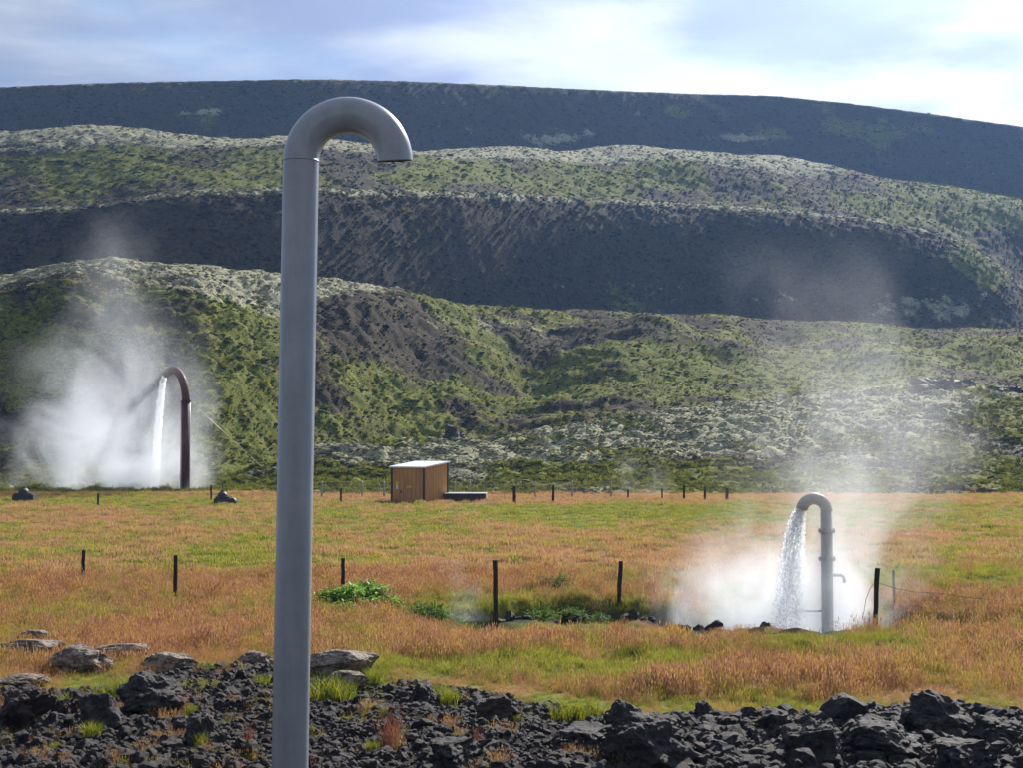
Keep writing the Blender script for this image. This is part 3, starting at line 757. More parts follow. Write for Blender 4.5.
# rubble: the three hundred biggest stones one by one
STN = [rock_mesh('lava_stone', 200 + i, 3, 10, .22, .8, M_LAVA) for i in range(14)]
def stones():
    n = 0; used = []
    while n < 270:
        px = random.uniform(-25, 1050); py = random.triangular(668, 800, 745)
        Y = yground(py); X = (px - 512) / F * Y
        if Y > float(rub_edge(np.array([X]), np.array([Y]))[0]) - 0.1: continue
        if abs(px - 290) < 32 and Y < 16.0: continue
        side = 0.72 + 0.42 * float(sstep(520, 700, px))
        w = min(0.60, random.lognormvariate(math.log(.20), .42)) * side
        if any((X - a) ** 2 + (Y - b) ** 2 < (0.36 * (w + c)) ** 2 for a, b, c in used): continue
        used.append((X, Y, w))
        o = link('lava_stone', STN[n % 14]); s = w / 2
        o.scale = (s, s * random.uniform(.7, 1.1), s * random.uniform(.7, 1.25)); o.rotation_euler = (random.uniform(-.3, .3), random.uniform(-.3, .3), random.uniform(0, 6.28))
        o.location = (X, Y, gzf(X, Y) - 0.16 * w)
        sz = 'small' if w < .17 else ('medium' if w < .27 else 'large')
        near = sorted(MARKS, key=lambda q: (q[0] - X) ** 2 + (q[1] - Y) ** 2)
        lb = '%s black lava stone in rubble between %s and %s' % (sz, near[0][2], near[1][2])
        tag(o, lb, 'stone', 'rubble: ' + lb)
        n += 1
    for i in range(64):                                           # dark clods along the ditch lip
        X = random.uniform(-.6, 7.6); Y = float(dcen(X)) - 1.65 + random.gauss(0, .28); px = 512 + F * X / Y; w = random.lognormvariate(math.log(.21), .4)
        o = link('lava_clod', STN[i % 14]); o.scale = (w / 2, w / 2, w / 2 * random.uniform(.6, 1.3)); o.rotation_euler = (0, 0, random.uniform(0, 6.28))
        o.location = (X, Y, gzf(X, Y) - .05 * w)
        w_ = 'by the tallest post' if px < 580 else ('midway between tallest post and hooked pipe' if px < 720 else 'before the hooked pipe'); z_ = 'small' if w < .18 else ('medium' if w < .25 else 'big')
        tag(o, '%s dark clod on the ditch lip %s' % (z_, w_), 'clod', '%s clods on the ditch lip %s' % (z_, w_))
stones()
PEB = source_collection('pebbles', [rock_mesh('pebble', 300 + i, 2, 8, .25, .8, M_LAVA) for i in range(8)] + [rock_mesh('pebble', 320 + i, 2, 8, .25, .7, M_REDLAVA) for i in range(3)])
def pebbles():
    n = 52000
    Y = rng.uniform(14.2, 25.5, n); X = Y * rng.uniform(-.50, .50, n)
    keep = (Y < rub_edge(X, Y) + 0.15 + 0.5 * fbm(X / .7, Y / .7, 2, 62)); X, Y = X[keep], Y[keep]; n = len(X)
    px = 512 + F * X / Y
    s = np.clip(rng.lognormal(math.log(.038), .5, n), .012, .12) * (0.85 + .35 * sstep(520, 700, px))
    P = np.stack([X, Y, gz(X, Y) - s * .35], -1)
    o = scatter('lava_rubble', P, s, np.where(rng.random(n) < .25 + .3 * sstep(700, 300, px), 8 + rng.integers(0, 3, n), rng.integers(0, 8, n)), {}, PEB, M_LAVA, rng.normal(0, .4, (n, 2)))
    tag(o, 'fine black lava rubble covering the near ground', 'rubble', None, 'stuff')
pebbles()

# ------------------------------------------------------------------ pipes
def mat_steel(name, c1, c2, rough, spec=0.5, streak=True, metal=0.0, coat=.45):
    m, k, out = new_mat(name)
    tc = k.n('ShaderNodeTexCoord').outputs['Object']
    v = k.mapping(tc, (6, 6, 0.5)); n1 = k.noise(v, 1.2, 6, .65); n2 = k.noise(tc, 40, 3, .6); n3 = k.noise(tc, 2.5, 5, .7)
    c = k.mix(k.sm(n1 * .5 + n3 * .5, .35, .68), c1, c2)
    r = k.math('ADD', n2 * 0.18, rough - 0.09)
    pb = principled(k, out, c, r, metal, k.bump(n2 * .6 + n1 * .4, .12, .004), spec)
    pb.inputs['Coat Weight'].default_value = coat; pb.inputs['Coat Roughness'].default_value = .18
    return m
M_PIPE = mat_steel('grey_paint', (0.27, 0.285, 0.295), (0.36, 0.375, 0.385), 0.32)
M_PIPE2 = mat_steel('weathered_grey', (0.19, 0.185, 0.165), (0.27, 0.26, 0.23), 0.5)
M_RUST = mat_steel('rusty_brown', (0.075, 0.028, 0.017), (0.13, 0.05, 0.03), 0.7, .3, coat=0.05)
M_DARK = simple_mat('dark_metal', (0.02, 0.02, 0.02), (0.05, 0.045, 0.04), 6, .6)
M_EDGE = simple_mat('rusty_lip', (0.07, 0.04, 0.02), (0.12, 0.08, 0.05), 9, .8)
YP = 14.5
def tall_pipe():
    k_ = YP / F; r = 18.0 * k_; Rb = 47.3 * k_
    top = at(301, 161, YP); low = at(290, 768, YP)
    d = (low - top).normalized(); base = top + d * ((top.z + 0.25) / -d.z)
    root = empty('tall_pipe', base)
    def L(p): return p - base
    up = -d; side = Vector((up.z, 0, -up.x)).normalized()
    bm = bmesh.new(); hollow_tube(bm, [L(base), L(base) * .5 + L(top) * .5, L(top - d * -.004)], r, .012, 56)
    link('riser', bm_mesh(bm, 'riser', True), root, M_PIPE)
    c = top + side * Rb
    pts = [L(c + (-side * math.cos(a) + up * math.sin(a)) * Rb) for a in np.linspace(0.002, math.pi - .03, 48)]
    bm = bmesh.new(); hollow_tube(bm, pts, r, .012, 56)
    def trim(bm_, near):
        for v_ in bm_.verts:
            if (v_.co - pts[-1]).length < near: v_.co.z += .17 * (v_.co.y - pts[-1].y)     # mouth cut a little off square
    trim(bm, r * 1.02)
    b = link('bend', bm_mesh(bm, 'bend', True), root, M_PIPE)
    bm = bmesh.new(); hollow_tube(bm, [L(top - up * .012), L(top + up * .006)], r + .004, .01, 56)
    link('weld_seam', bm_mesh(bm, 'weld_seam', True), root, M_PIPE)
    tdir = (pts[-1] - pts[-2]).normalized()
    bm = bmesh.new(); hollow_tube(bm, [pts[-1] - tdir * .003, pts[-1] + tdir * .008], r + .002, .016, 56); trim(bm, 9)
    link('mouth_rim', bm_mesh(bm, 'mouth_rim'), root, M_EDGE)
    bm = bmesh.new(); ring(bm, L(base) + Vector((0, 0, .27)), r + .12, .04)
    link('base_flange', bm_mesh(bm, 'base_flange'), root, M_PIPE)
    for o in root.children:
        if o.name.startswith(('riser', 'bend')):
            md = o.modifiers.new('edge', 'EDGE_SPLIT'); md.split_angle = R(50)
    tag(root, 'tall grey painted steel pipe with a hooked top rising from the rubble', 'pipe')
tall_pipe()
YR = 31.4
def hooked_pipe():
    k_ = YR / F; r = 5.9 * k_; Rb = 12.4 * k_
    top = at(827.5, 512, YR); base = at(827.5, 640, YR); base.x = top.x
    root = empty('hooked_pipe', base); L = lambda p: p - base
    bm = bmesh.new(); hollow_tube(bm, [L(base), L(top)], r, .012, 32); link('riser', bm_mesh(bm, 'riser', True), root, M_PIPE2)
    c = top - Vector((Rb, 0, 0))
    pts = [L(c + Vector((math.cos(a), 0, math.sin(a))) * Rb) for a in np.linspace(0.01, R(172), 30)]
    bm = bmesh.new(); hollow_tube(bm, pts, r, .012, 32); link('bend', bm_mesh(bm, 'bend', True), root, M_PIPE2)
    for py in (531.5, 559.5):
        z = zat(py, YR) - base.z
        f = bmesh.new(); ring(f, (0, 0, z + .018), r + .055, .03, 32); ring(f, (0, 0, z - .018), r + .055, .03, 32)
        fl = link('flange', bm_mesh(f, 'flange'), root, M_PIPE2)
        bb = bmesh.new()
        for j in range(8):
            a = j * math.pi / 4 + .3; ring(bb, (math.cos(a) * (r + .032), math.sin(a) * (r + .032), z), .014, .10, 6)
        link('bolts', bm_mesh(bb, 'bolts'), fl, M_DARK)
    z0 = zat(576, YR) - base.z
    bm = bmesh.new(); tube(bm, [(r * .8, 0, z0), (r + .16, 0, z0), (r + .22, 0, z0 - .03), (r + .25, 0, z0 - .09), (r + .25, 0, z0 - .17)], .035, 12)
    link('side_spout', bm_mesh(bm, 'side_spout', True), root, M_PIPE2)
    z1 = zat(612, YR) - base.z
    bm = bmesh.new(); tube(bm, [(-r * .8, 0, z1), (-r - .40, 0, z1)], .025, 10); link('side_bar', bm_mesh(bm, 'side_bar', True), root, M_PIPE2)
    tag(root, 'small grey hooked pipe with two flanges spouting water by the fence', 'pipe')
    return base + pts[-1], (pts[-1] - pts[-2]).normalized()
mouthR, dirR = hooked_pipe()
YL = 103.0
def rusty_pipe():
    k_ = YL / F; r = 4.0 * k_
    base = at(185, 500, YL); root = empty('rusty_pipe', base)
    zt = zat(402, YL) - base.z; Rb = 33 * k_ 
    dirb = Vector((-math.cos(R(66)), math.sin(R(66)), 0)).normalized(); dirb = Vector((-.61, .79, 0))
    bm = bmesh.new(); hollow_tube(bm, [(0, 0, -.3), (0, 0, zt)], r, .03, 32); link('riser', bm_mesh(bm, 'riser', True), root, M_RUST)
    c = dirb * Rb + Vector((0, 0, zt))
    pts = [c + (-dirb * math.cos(a) + Vector((0, 0, 1)) * math.sin(a)) * Rb for a in np.linspace(0.01, R(118), 26)]
    bm = bmesh.new(); hollow_tube(bm, pts, r, .03, 32); link('bend', bm_mesh(bm, 'bend', True), root, M_RUST)
    f = bmesh.new(); ring(f, (0, 0, zt), r + .10, .08, 32); link('collar', bm_mesh(f, 'collar'), root, M_RUST)
    f = bmesh.new(); ring(f, (0, 0, .1), r + .22, .12, 32); link('base_flange', bm_mesh(f, 'base_flange'), root, M_RUST)
    for px in (181, 190.5):  # slim pale upright line down each edge of the riser
        f = bmesh.new(); x = (px - 185) * k_; x = math.copysign(r + .035, x)
        tube(f, [(x, -.05, 0), (x, -.05, zt)], .03, 8); link('side_tube', bm_mesh(f, 'side_tube', True), root, M_WIRE)
    tag(root, 'tall rusty brown pipe with a bent spout in steam at the hill foot', 'pipe')
    a = base + Vector((r, 0, zt + .05))
    for (px, py, Y, lb) in ((262, 468, 118, 'taut guy wire running from the rusty pipe to the mossy slope'), (209, 474, 113, 'shorter steep guy wire beside the rusty pipe')):
        f = bmesh.new(); e = at(px, py, Y); tube(f, [a, e], .022, 6)
        tag(link('guy_wire', bm_mesh(f, 'guy_wire', True), None, M_WIRE), lb, 'wire')
    return base + pts[-1], (pts[-1] - pts[-2]).normalized()
M_WIRE = simple_mat('galvanised_wire', (0.35, 0.35, 0.34), (0.5, 0.5, 0.48), 8, .4, .6, .1)
mouthL, dirL = rusty_pipe()

# ------------------------------------------------------------------ falling water
def mat_water_white():
    m, k, out = new_mat('aerated_water')
    p = k.n('ShaderNodeBsdfPrincipled'); p.inputs['Base Color'].default_value = (.95, .97, .98, 1); p.inputs['Roughness'].default_value = .12
    p.inputs['Specular IOR Level'].default_value = .8
    t = k.n('ShaderNodeBsdfTranslucent'); t.inputs[0].default_value = (.97, .98, .99, 1)
    mx = k.n('ShaderNodeMixShader'); mx.inputs[0].default_value = .88
    k.t.links.new(p.outputs[0], mx.inputs[1]); k.t.links.new(t.outputs[0], mx.inputs[2])
    tr = k.n('ShaderNodeBsdfTransparent'); m2 = k.n('ShaderNodeMixShader'); m2.inputs[0].default_value = .5
    k.t.links.new(tr.outputs[0], m2.inputs[1]); k.t.links.new(mx.outputs[0], m2.inputs[2]); k.t.links.new(m2.outputs[0], out.inputs[0])
    return m
M_JET = mat_water_white()
def jet(name, mouth, d0, end, rad0, rad1, nst, ndrop, drop, label, seed, wob):
    r = random.Random(seed); root = empty(name, mouth)
    end = Vector(end) - mouth; fall = end.z
    def path(t, ox, oy):                                # parabola from the mouth to the pool
        w = rad0 + (rad1 - rad0) * t ** .8
        return Vector((end.x * t ** .62 + ox * w, end.y * t ** .62 + oy * w, fall * (t ** 1.35)))
    bm = bmesh.new()
    for i in range(nst):
        a = r.uniform(0, 6.283); q = math.sqrt(r.random()); ox, oy = q * math.cos(a), q * math.sin(a)
        t0 = 0 if r.random() < .45 else r.uniform(0, .6); t1 = min(1, t0 + r.uniform(.25, .75)); n = 14
        ph = r.uniform(0, 50); pts = []; rads = []
        for j in range(n):
            s = j / (n - 1); t = t0 + (t1 - t0) * s
            w = wob * (0.3 + t) * mnoise.noise((ph, t * 9, 0)); w2 = wob * (0.3 + t) * mnoise.noise((ph, t * 9, 9))
            pts.append(path(t, ox + w, oy + w2)); rads.append(.5 * max(.15, math.sin(math.pi * min(max(s, .0 if t0 else .5), 1)) ** .6 if s < 1 else .15) * rad0 * r.uniform(.10, .24))
        tube(bm, pts, rads, 5)
    link('stream', bm_mesh(bm, 'stream', True), root, M_JET)
    V, T = [], []
    oc = [(1, 0, 0), (-1, 0, 0), (0, 1, 0), (0, -1, 0), (0, 0, 1.5), (0, 0, -1.5)]; of = [(0, 2, 4), (2, 1, 4), (1, 3, 4), (3, 0, 4), (2, 0, 5), (1, 2, 5), (3, 1, 5), (0, 3, 5)]
    for i in range(ndrop):
        t = r.random() ** .7; a = r.uniform(0, 6.283); q = r.random() ** .5 * (1.0 + .25 * r.random())
        c = path(t, q * math.cos(a), q * math.sin(a)); s = drop * r.lognormvariate(0, .5)
        b = len(V); V += [(c.x + x * s, c.y + y * s, c.z + z * s) for x, y, z in oc]; T += [tuple(b + w for w in f) for f in of]
    sp = link('spray', np_mesh('spray', V, T), root, M_JET); sp['kind'] = 'stuff'
    tag(root, label, 'water jet')
jet('water_jet', mouthR, dirR, at(789, 634, YR), .10, .36, 80, 10000, .0085, 'white sheet of water pouring from the small grey hooked pipe', 5, .5)
jet('water_jet', mouthL, dirL, at(154, 502, YL + 3.5), .17, .34, 50, 3500, .026, 'thin white water jet falling from the rusty pipe', 6, .5)

# ------------------------------------------------------------------ water in the ditch
def mat_pool():
    m, k, out = new_mat('ditch_water')
    n = k.noise(k.n('ShaderNodeTexCoord').outputs['Object'], 6, 4, .6)
    principled(k, out, (.05, .06, .065), .08, 0, k.bump(n, .5, .05), .5); return m
xs = np.linspace(-1.5, 12.2, 60); q = []
cY = 31.6 + 0.8 * np.sin(xs * 0.45 + 1) + 0.5 * np.sin(xs * 1.1)
V = np.concatenate([np.stack([xs, cY - 1.5, xs * 0 - .50], -1), np.stack([xs, cY + 1.5, xs * 0 - .50], -1)])
me = np_mesh('water', V, grid_quads(2, 60)); tag(link('water', me, None, mat_pool()), 'hot water lying in the ditch', None, None, 'structure')

# ------------------------------------------------------------------ fence posts
M_POST = simple_mat('weathered_post', (0.022, 0.018, 0.015), (0.06, 0.048, 0.038), 5, .85, 0, .6, .01, 'Object', .2, (8, 8, 1))
M_GALV = simple_mat('grey_post', (0.24, 0.24, 0.23), (0.36, 0.36, 0.34), 5, .6)
def post(px, ytop, ybase, wpx, label, lean=0.0, Y=None, group=None, mat=None, name='fence_post', sq=True):
    p = on_ground(px, ybase) if Y is None else at(px, ybase, Y)
    if Y is not None: p.z = gzf(p.x, p.y)
    h = zat(ytop, p.y) - p.z; w = wpx / F * p.y
    bm = bmesh.new()
    n = 7; r_ = random.Random(int(px)); pts = [(lean * i / n + r_.uniform(-.1, .1) * w * (0 < i < n), r_.uniform(-.1, .1) * w * (0 < i < n), -.3 + (h + .3) * i / n) for i in range(n + 1)]
    tube(bm, pts, [w * .56 * r_.uniform(.92, 1.06) for _ in pts], 6 if sq else 10)
    o = link(name, bm_mesh(bm, name, not sq), None, mat or M_POST); o.location = p
    return tag(o, label, 'post', group)
post(83, 551, 584, 3.2, 'short dark fence post far left of the tall pipe')
post(175, 556, 604, 3.6, 'dark fence post in russet grass between short post and tall pipe')
post(343, 559, 596, 3.4, 'dark fence post behind the bright leafy plants', Y=34.5)
PM = post(496, 561, 627, 4.4, 'tallest dark fence post standing on the ditch edge', -.02)
post(619, 562, 601, 4.0, 'dark fence post leaning slightly behind the ditch', .07)
PW = post(875, 569, 630, 4.6, 'leaning dark post beside the spouting pipe with loose wire', .09)
post(896, 571, 606, 2.2, 'faint post behind the loose wire in steam', -.03)
M_OLDWIRE = simple_mat('rusty_wire', (0.06, 0.05, 0.045), (0.11, 0.09, 0.075), 8, .7)
def wire(pts, r, label):
    bm = bmesh.new(); tube(bm, pts, r, 6); tag(link('fence_wire', bm_mesh(bm, 'fence_wire', True), None, M_OLDWIRE), label, 'wire')
Yw = PW.location.y
q = [at(x, y, Yw + dy_) for x, y, dy_ in ((880, 584, 0), (895, 589, .1), (915, 593, .2), (940, 594, .3), (960, 597, .5), (985, 600, .8), (1030, 604, 1.5), (1100, 607, 2))]
wire(q, .006, 'thin sagging wire strung from the leaning post through the steam')
q = [at(x, y, Yw) for x, y in ((876, 583), (871, 590), (867, 600), (865, 612), (863, 620))]
wire(q, .006, 'loose wire end hanging down from the leaning post')
FG = 'small dark posts along the far edge of the meadow'
for px, yt, yb, w, lb in ((341, 489, 503, 1.8, 'small dark post left of the brown hut'), (515, 487, 505, 2.8, 'stout dark post by the yellow tag right of the hut'), (554, 486, 504, 2.2, 'slim dark post next to the stout one beyond the hut'),
                      (629, 490, 500, 1.6, 'tiny dark post alone in the middle of the far edge'), (663, 489, 500, 1.3, 'thin faint post just left of three small posts'), (685, 486, 501, 2.0, 'first of three small dark posts, thinner'),
                      (706, 487, 502, 2.2, 'middle one of three small dark posts'), (728, 489, 502, 2.8, 'thickest of three small dark posts'),
                      (98, 494, 508, 1.8, 'small thin post on the turf bank before the steaming rusty pipe'), (211, 486, 501, 1.6, 'thin stake beside the dark valve block')):
    post(px, yt, yb, w, lb, group=FG)
GG = 'grey steel posts of the wire fence by the hut'
gp = []
for px in (322, 362, 384, 455, 470, 536, 573, 612): gp.append(post(px, 482, 500, 1.6, 'slim grey steel post of the wire fence behind the hut', Y=93.5, group=GG, mat=M_GALV, name='steel_post', sq=False))
bm = bmesh.new()
xa, xb = gp[0].location.x, gp[-1].location.x
for i in range(6): tube(bm, [(xa, 93.5, .12 + i * .2), ((xa + xb) / 2, 93.5, .10 + i * .2), (xb, 93.5, .12 + i * .2)], .006, 4)
x = xa
while x < xb: tube(bm, [(x, 93.5, 0.0), (x, 93.5, 1.14)], .005, 4); x += .22
tag(link('wire_mesh', bm_mesh(bm, 'wire_mesh'), None, M_WIRE), 'pale wire mesh stretched between the grey steel posts by the hut', 'fence')
# little yellow tag on a stick
p = at(505, 500, 88); p.z = gzf(p.x, p.y); root = empty('marker_sign', p)
bm = bmesh.new(); tube(bm, [(0, 0, -.2), (0, 0, .62)], .02, 6); link('stick', bm_mesh(bm, 'stick'), root, M_GALV)
M_YEL = simple_mat('yellow_paint', (.62, .40, .02), (.72, .50, .04), 6, .5)
bm = bmesh.new(); box(bm, (0, -.03, .66), (.42, .02, .15), 0, .005); link('plate', bm_mesh(bm, 'plate'), root, M_YEL)
tag(root, 'little yellow marker plate on a stick beside the stout post', 'sign')

# ------------------------------------------------------------------ hut
M_WOOD = simple_mat('brown_boards', (0.42, 0.20, 0.06), (0.56, 0.30, 0.11), 1.6, .7, 0, .3, .01, 'Object', .3, (5, 5, .6))
M_TRIM = simple_mat('dark_trim', (0.035, 0.025, 0.02), (0.06, 0.045, 0.035), 4, .7)
M_ROOF = simple_mat('pale_sheet_roof', (0.76, 0.77, 0.77), (0.84, 0.84, 0.83), 3, .35, 0, .1)
def hut():
    Yh = 87.0; p = at(424, 502, Yh); p.z = gzf(p.x, p.y) - .02
    w = 2.5; th = R(33)                                     # front faces left of the view, side to the right
    root = empty('utility_hut', p, 0)
    ex = Vector((-math.cos(th), math.sin(th), 0)); ey = Vector((math.sin(th), math.cos(th), 0))   # from the near corner along front and side
    hf = zat(469, Yh) - p.z; hb = zat(463.5, Yh + 2) - p.z
    def face(o0, e, h0, h1, n, nrm, nm):
        for i in range(n):
            a0, a1 = i / n + .004, (i + 1) / n - .004
            bm = bmesh.new(); vs = []
            for off in (0, -.03):
                for (a, top) in ((a0, 0), (a1, 0), (a1, 1), (a0, 1)):
                    z = (h0 + (h1 - h0) * a) if top else .05
                    vs.append(bm.verts.new(o0 + e * (a * w) + nrm * off + Vector((0, 0, z))))
            for f in ((0, 1, 2, 3), (7, 6, 5, 4), (0, 4, 5, 1), (1, 5, 6, 2), (2, 6, 7, 3), (3, 7, 4, 0)): bm.faces.new([vs[q] for q in f])
            bmesh.ops.recalc_face_normals(bm, faces=bm.faces[:])
            link(nm, bm_mesh(bm, nm), root, M_WOOD)
    z0 = Vector((0, 0, 0))
    face(z0, ex, hf, hf, 8, Vector((-math.sin(th), -math.cos(th), 0)), 'board')
    face(z0, ey, hf, hb, 8, Vector((math.cos(th), -math.sin(th), 0)), 'board')
    face(ex * w, ey, hf, hb, 4, Vector((-math.cos(th), math.sin(th), 0)), 'board')
    face(ey * w, ex, hb, hb, 4, Vector((math.sin(th), math.cos(th), 0)), 'board')
    for c, h in ((z0, hf), (ex * w, hf), (ey * w, hb), (ex * w + ey * w, hb)):
        bm = bmesh.new(); box(bm, (c.x, c.y, h / 2), (.11, .11, h - .01), -th); link('corner_post', bm_mesh(bm, 'corner_post'), root, M_TRIM)
    bm = bmesh.new(); o = .14; vs = []
    for dz_ in (.02, .10):
        for c, h in ((-ex * o - ey * o, hf), (ex * (w + o) - ey * o, hf), (ex * (w + o) + ey * (w + o), hb), (-ex * o + ey * (w + o), hb)):
            vs.append(bm.verts.new(c + Vector((0, 0, h + dz_))))
    for f in ((3, 2, 1, 0), (4, 5, 6, 7), (0, 1, 5, 4), (1, 2, 6, 5), (2, 3, 7, 6), (3, 0, 4, 7)): bm.faces.new([vs[q] for q in f])
    bmesh.ops.recalc_face_normals(bm, faces=bm.faces[:])
    link('roof', bm_mesh(bm, 'roof'), root, M_ROOF)
    nf = Vector((-math.sin(th), -math.cos(th), 0))
    def plate(u, z, sx, sz, nm, mat):
        bm = bmesh.new(); c = ex * u + nf * .02; box(bm, (c.x, c.y, z), (sx, .02, sz), -th); link(nm, bm_mesh(bm, nm), root, mat)
    plate(1.12, zat(488, Yh) - p.z, .38, .12, 'warning_sign', M_YEL)
    plate(2.06, zat(484.5, Yh) - p.z, .26, .2, 'warning_sign', M_YEL)
    plate(2.06, zat(488.5, Yh) - p.z, .14, .26, 'notice', M_ROOF)
    bm = bmesh.new(); c = ex * 1.75 + nf * .045; box(bm, (c.x, c.y, zat(493, Yh) - p.z), (.05, .05, .16), -th); link('door_handle', bm_mesh(bm, 'door_handle'), root, M_DARK)
    tag(root, 'small brown boarded hut with a bright sloping roof', 'hut')
hut()
# low covered box beside the hut
p = at(466, 503, 89); p.z = gzf(p.x, p.y); root = empty('covered_box', p, R(-3))
M_CONC = simple_mat('concrete', (.22, .22, .21), (.32, .31, .29), 4, .9)
bm = bmesh.new(); box(bm, (0, 0, .25), (2.5, 1.0, .52)); link('body', bm_mesh(bm, 'body'), root, M_TRIM)
bm = bmesh.new(); box(bm, (0, 0, .54), (2.65, 1.15, .06), 0, .01); link('lid', bm_mesh(bm, 'lid'), root, M_ROOF)
bm = bmesh.new(); box(bm, (1.29, 0, .25), (.07, 1.02, .50)); link('end_panel', bm_mesh(bm, 'end_panel'), root, M_CONC)
tag(root, 'low long covered box with a pale lid beside the hut', 'box')

# ------------------------------------------------------------------ dark valve blocks by the far pipe
def valve(px, py, Y, rod, label):
    p = at(px, py, Y); p.z = gzf(p.x, p.y); k_ = Y / F; root = empty('valve_block', p)
    bm = bmesh.new(); box(bm, (-.02, 0, 4.0 * k_), (17 * k_ if rod else 21 * k_, 1.0, 8.5 * k_), 0, 1.6 * k_); link('body', bm_mesh(bm, 'body'), root, M_DARK)
    bm = bmesh.new(); q = bmesh.ops.create_uvsphere(bm, u_segments=18, v_segments=10, radius=1)
    bmesh.ops.transform(bm, matrix=Matrix.Translation((-1.5 * k_, 0, 9.0 * k_)) @ Matrix.Diagonal((5.2 * k_, .36, 4.6 * k_, 1)), verts=q['verts'])
    link('dome', bm_mesh(bm, 'dome', True), root, M_DARK)
    bm = bmesh.new(); ring(bm, (-1.5 * k_, 0, 13.6 * k_), 2.2 * k_, 1.6 * k_, 16); link('cap', bm_mesh(bm, 'cap'), root, M_DARK)
    if rod:
        bm = bmesh.new(); tube(bm, [(-1.5 * k_, 0, 13 * k_), (-1.6 * k_, 0, 23 * k_)], .03, 8); link('spindle', bm_mesh(bm, 'spindle'), root, M_DARK)
        bm = bmesh.new(); ring(bm, (8.5 * k_, 0, 3.2 * k_), 3.8 * k_, .5, 20, (0, 1, 0)); link('outlet', bm_mesh(bm, 'outlet'), root, M_DARK)
        bm = bmesh.new(); box(bm, (9.5 * k_, 0, 2 * k_), (7 * k_, .8, 4.4 * k_), 0, .03); link('plinth', bm_mesh(bm, 'plinth'), root, M_DARK)
    tag(root, label, 'valve')
valve(25, 503, 88, False, 'low dark metal valve block with a round top at the steam edge')
valve(224, 505, 86, True, 'dark metal valve block with an upright spindle near the rusty pipe')

# ------------------------------------------------------------------ plants
def leaf_mesh(name, n, spread, hmin, hmax, lw, ll, seed, mat):
    r = random.Random(seed); V, T = [], []
    for i in range(n):
        a = r.uniform(0, 6.283); rad = spread * math.sqrt(r.random()); z = r.uniform(hmin, hmax) * (1 - .45 * (rad / spread) ** 2)
        c = Vector((rad * math.cos(a), rad * math.sin(a), z)); y = r.uniform(0, 6.283); pt = r.uniform(-.5, .7)
        d = Vector((math.cos(y) * math.cos(pt), math.sin(y) * math.cos(pt), math.sin(pt))); s = d.cross(Vector((0, 0, 1))).normalized(); u = s.cross(d)
        L = ll * r.uniform(.6, 1.3); w = lw * r.uniform(.7, 1.2); b = len(V)
        V += [tuple(q) for q in (c, c + d * L * .4 + s * w * .5 + u * L * .06, c + d * L * .45 - u * L * .02, c + d * L * .4 - s * w * .5 + u * L * .06, c + d * L - u * L * .12)]
        T += [(b, b + 1, b + 2), (b, b + 2, b + 3), (b + 1, b + 4, b + 2), (b + 2, b + 4, b + 3)]
    me = np_mesh(name, V, T, False); me.materials.append(mat); return me
def stems_mesh(name, n, spread, h, seed, mat):
    r = random.Random(seed); bm = bmesh.new()
    for i in range(n):
        a = r.uniform(0, 6.283); q = spread * r.random(); tube(bm, [(q * .3 * math.cos(a), q * .3 * math.sin(a), -.05), (q * math.cos(a), q * math.sin(a), h * r.uniform(.5, 1))], [.012, .005], 5)
    me = bm_mesh(bm, name); me.materials.append(mat); return me
LM = [leaf_mesh('leaves', 150, .36, .06, .42, .10, .17, 400 + i, M_LEAF) for i in range(3)]; SM = [stems_mesh('stems', 14, .3, .42, 410 + i, M_LEAF) for i in range(3)]
def plant(px, py, s, i, label, group, LMs=LM, name='leafy_plant'):
    p = on_ground(px, py); root = empty(name, p, random.uniform(0, 6)); root.scale = (s, s, s)
    link('leaves', LMs[i % 3], root); link('stems', SM[i % 3], root); tag(root, label, 'plant', group)
for i, (px, py, s) in enumerate(PLANTS):
    plant(px, py, s, i, 'bright green broad-leaved plant in the clump behind the tall pipe', 'bright leafy clump')
SH = [leaf_mesh('leaves', 260, .38, .03, .36, .035, .16, 430 + i, M_SHRUB) for i in range(3)]
for i, (px, py, s) in enumerate(SHRUBS):
    plant(px, py, s, i, 'deep green feathery plant in the clump left of the tallest post', 'green clump at the ditch end', SH, 'feathery_plant')
for i, (px, py, s) in enumerate(((520, 612, .8), (545, 611, 1.1), (558, 612, 1.1), (575, 613, .8), (600, 612, .7), (625, 610, .7), (645, 611, .8), (668, 611, .6), (700, 612, .6))):
    plant(px, py, s, i, 'low green plant on the far bank of the steaming ditch', 'plants along the far ditch bank', SH, 'feathery_plant')
TM = [tuft_mesh('blades', [(150, .16, .36, .010, .16, .8)], 450 + i, M_TUFT) for i in range(4)]
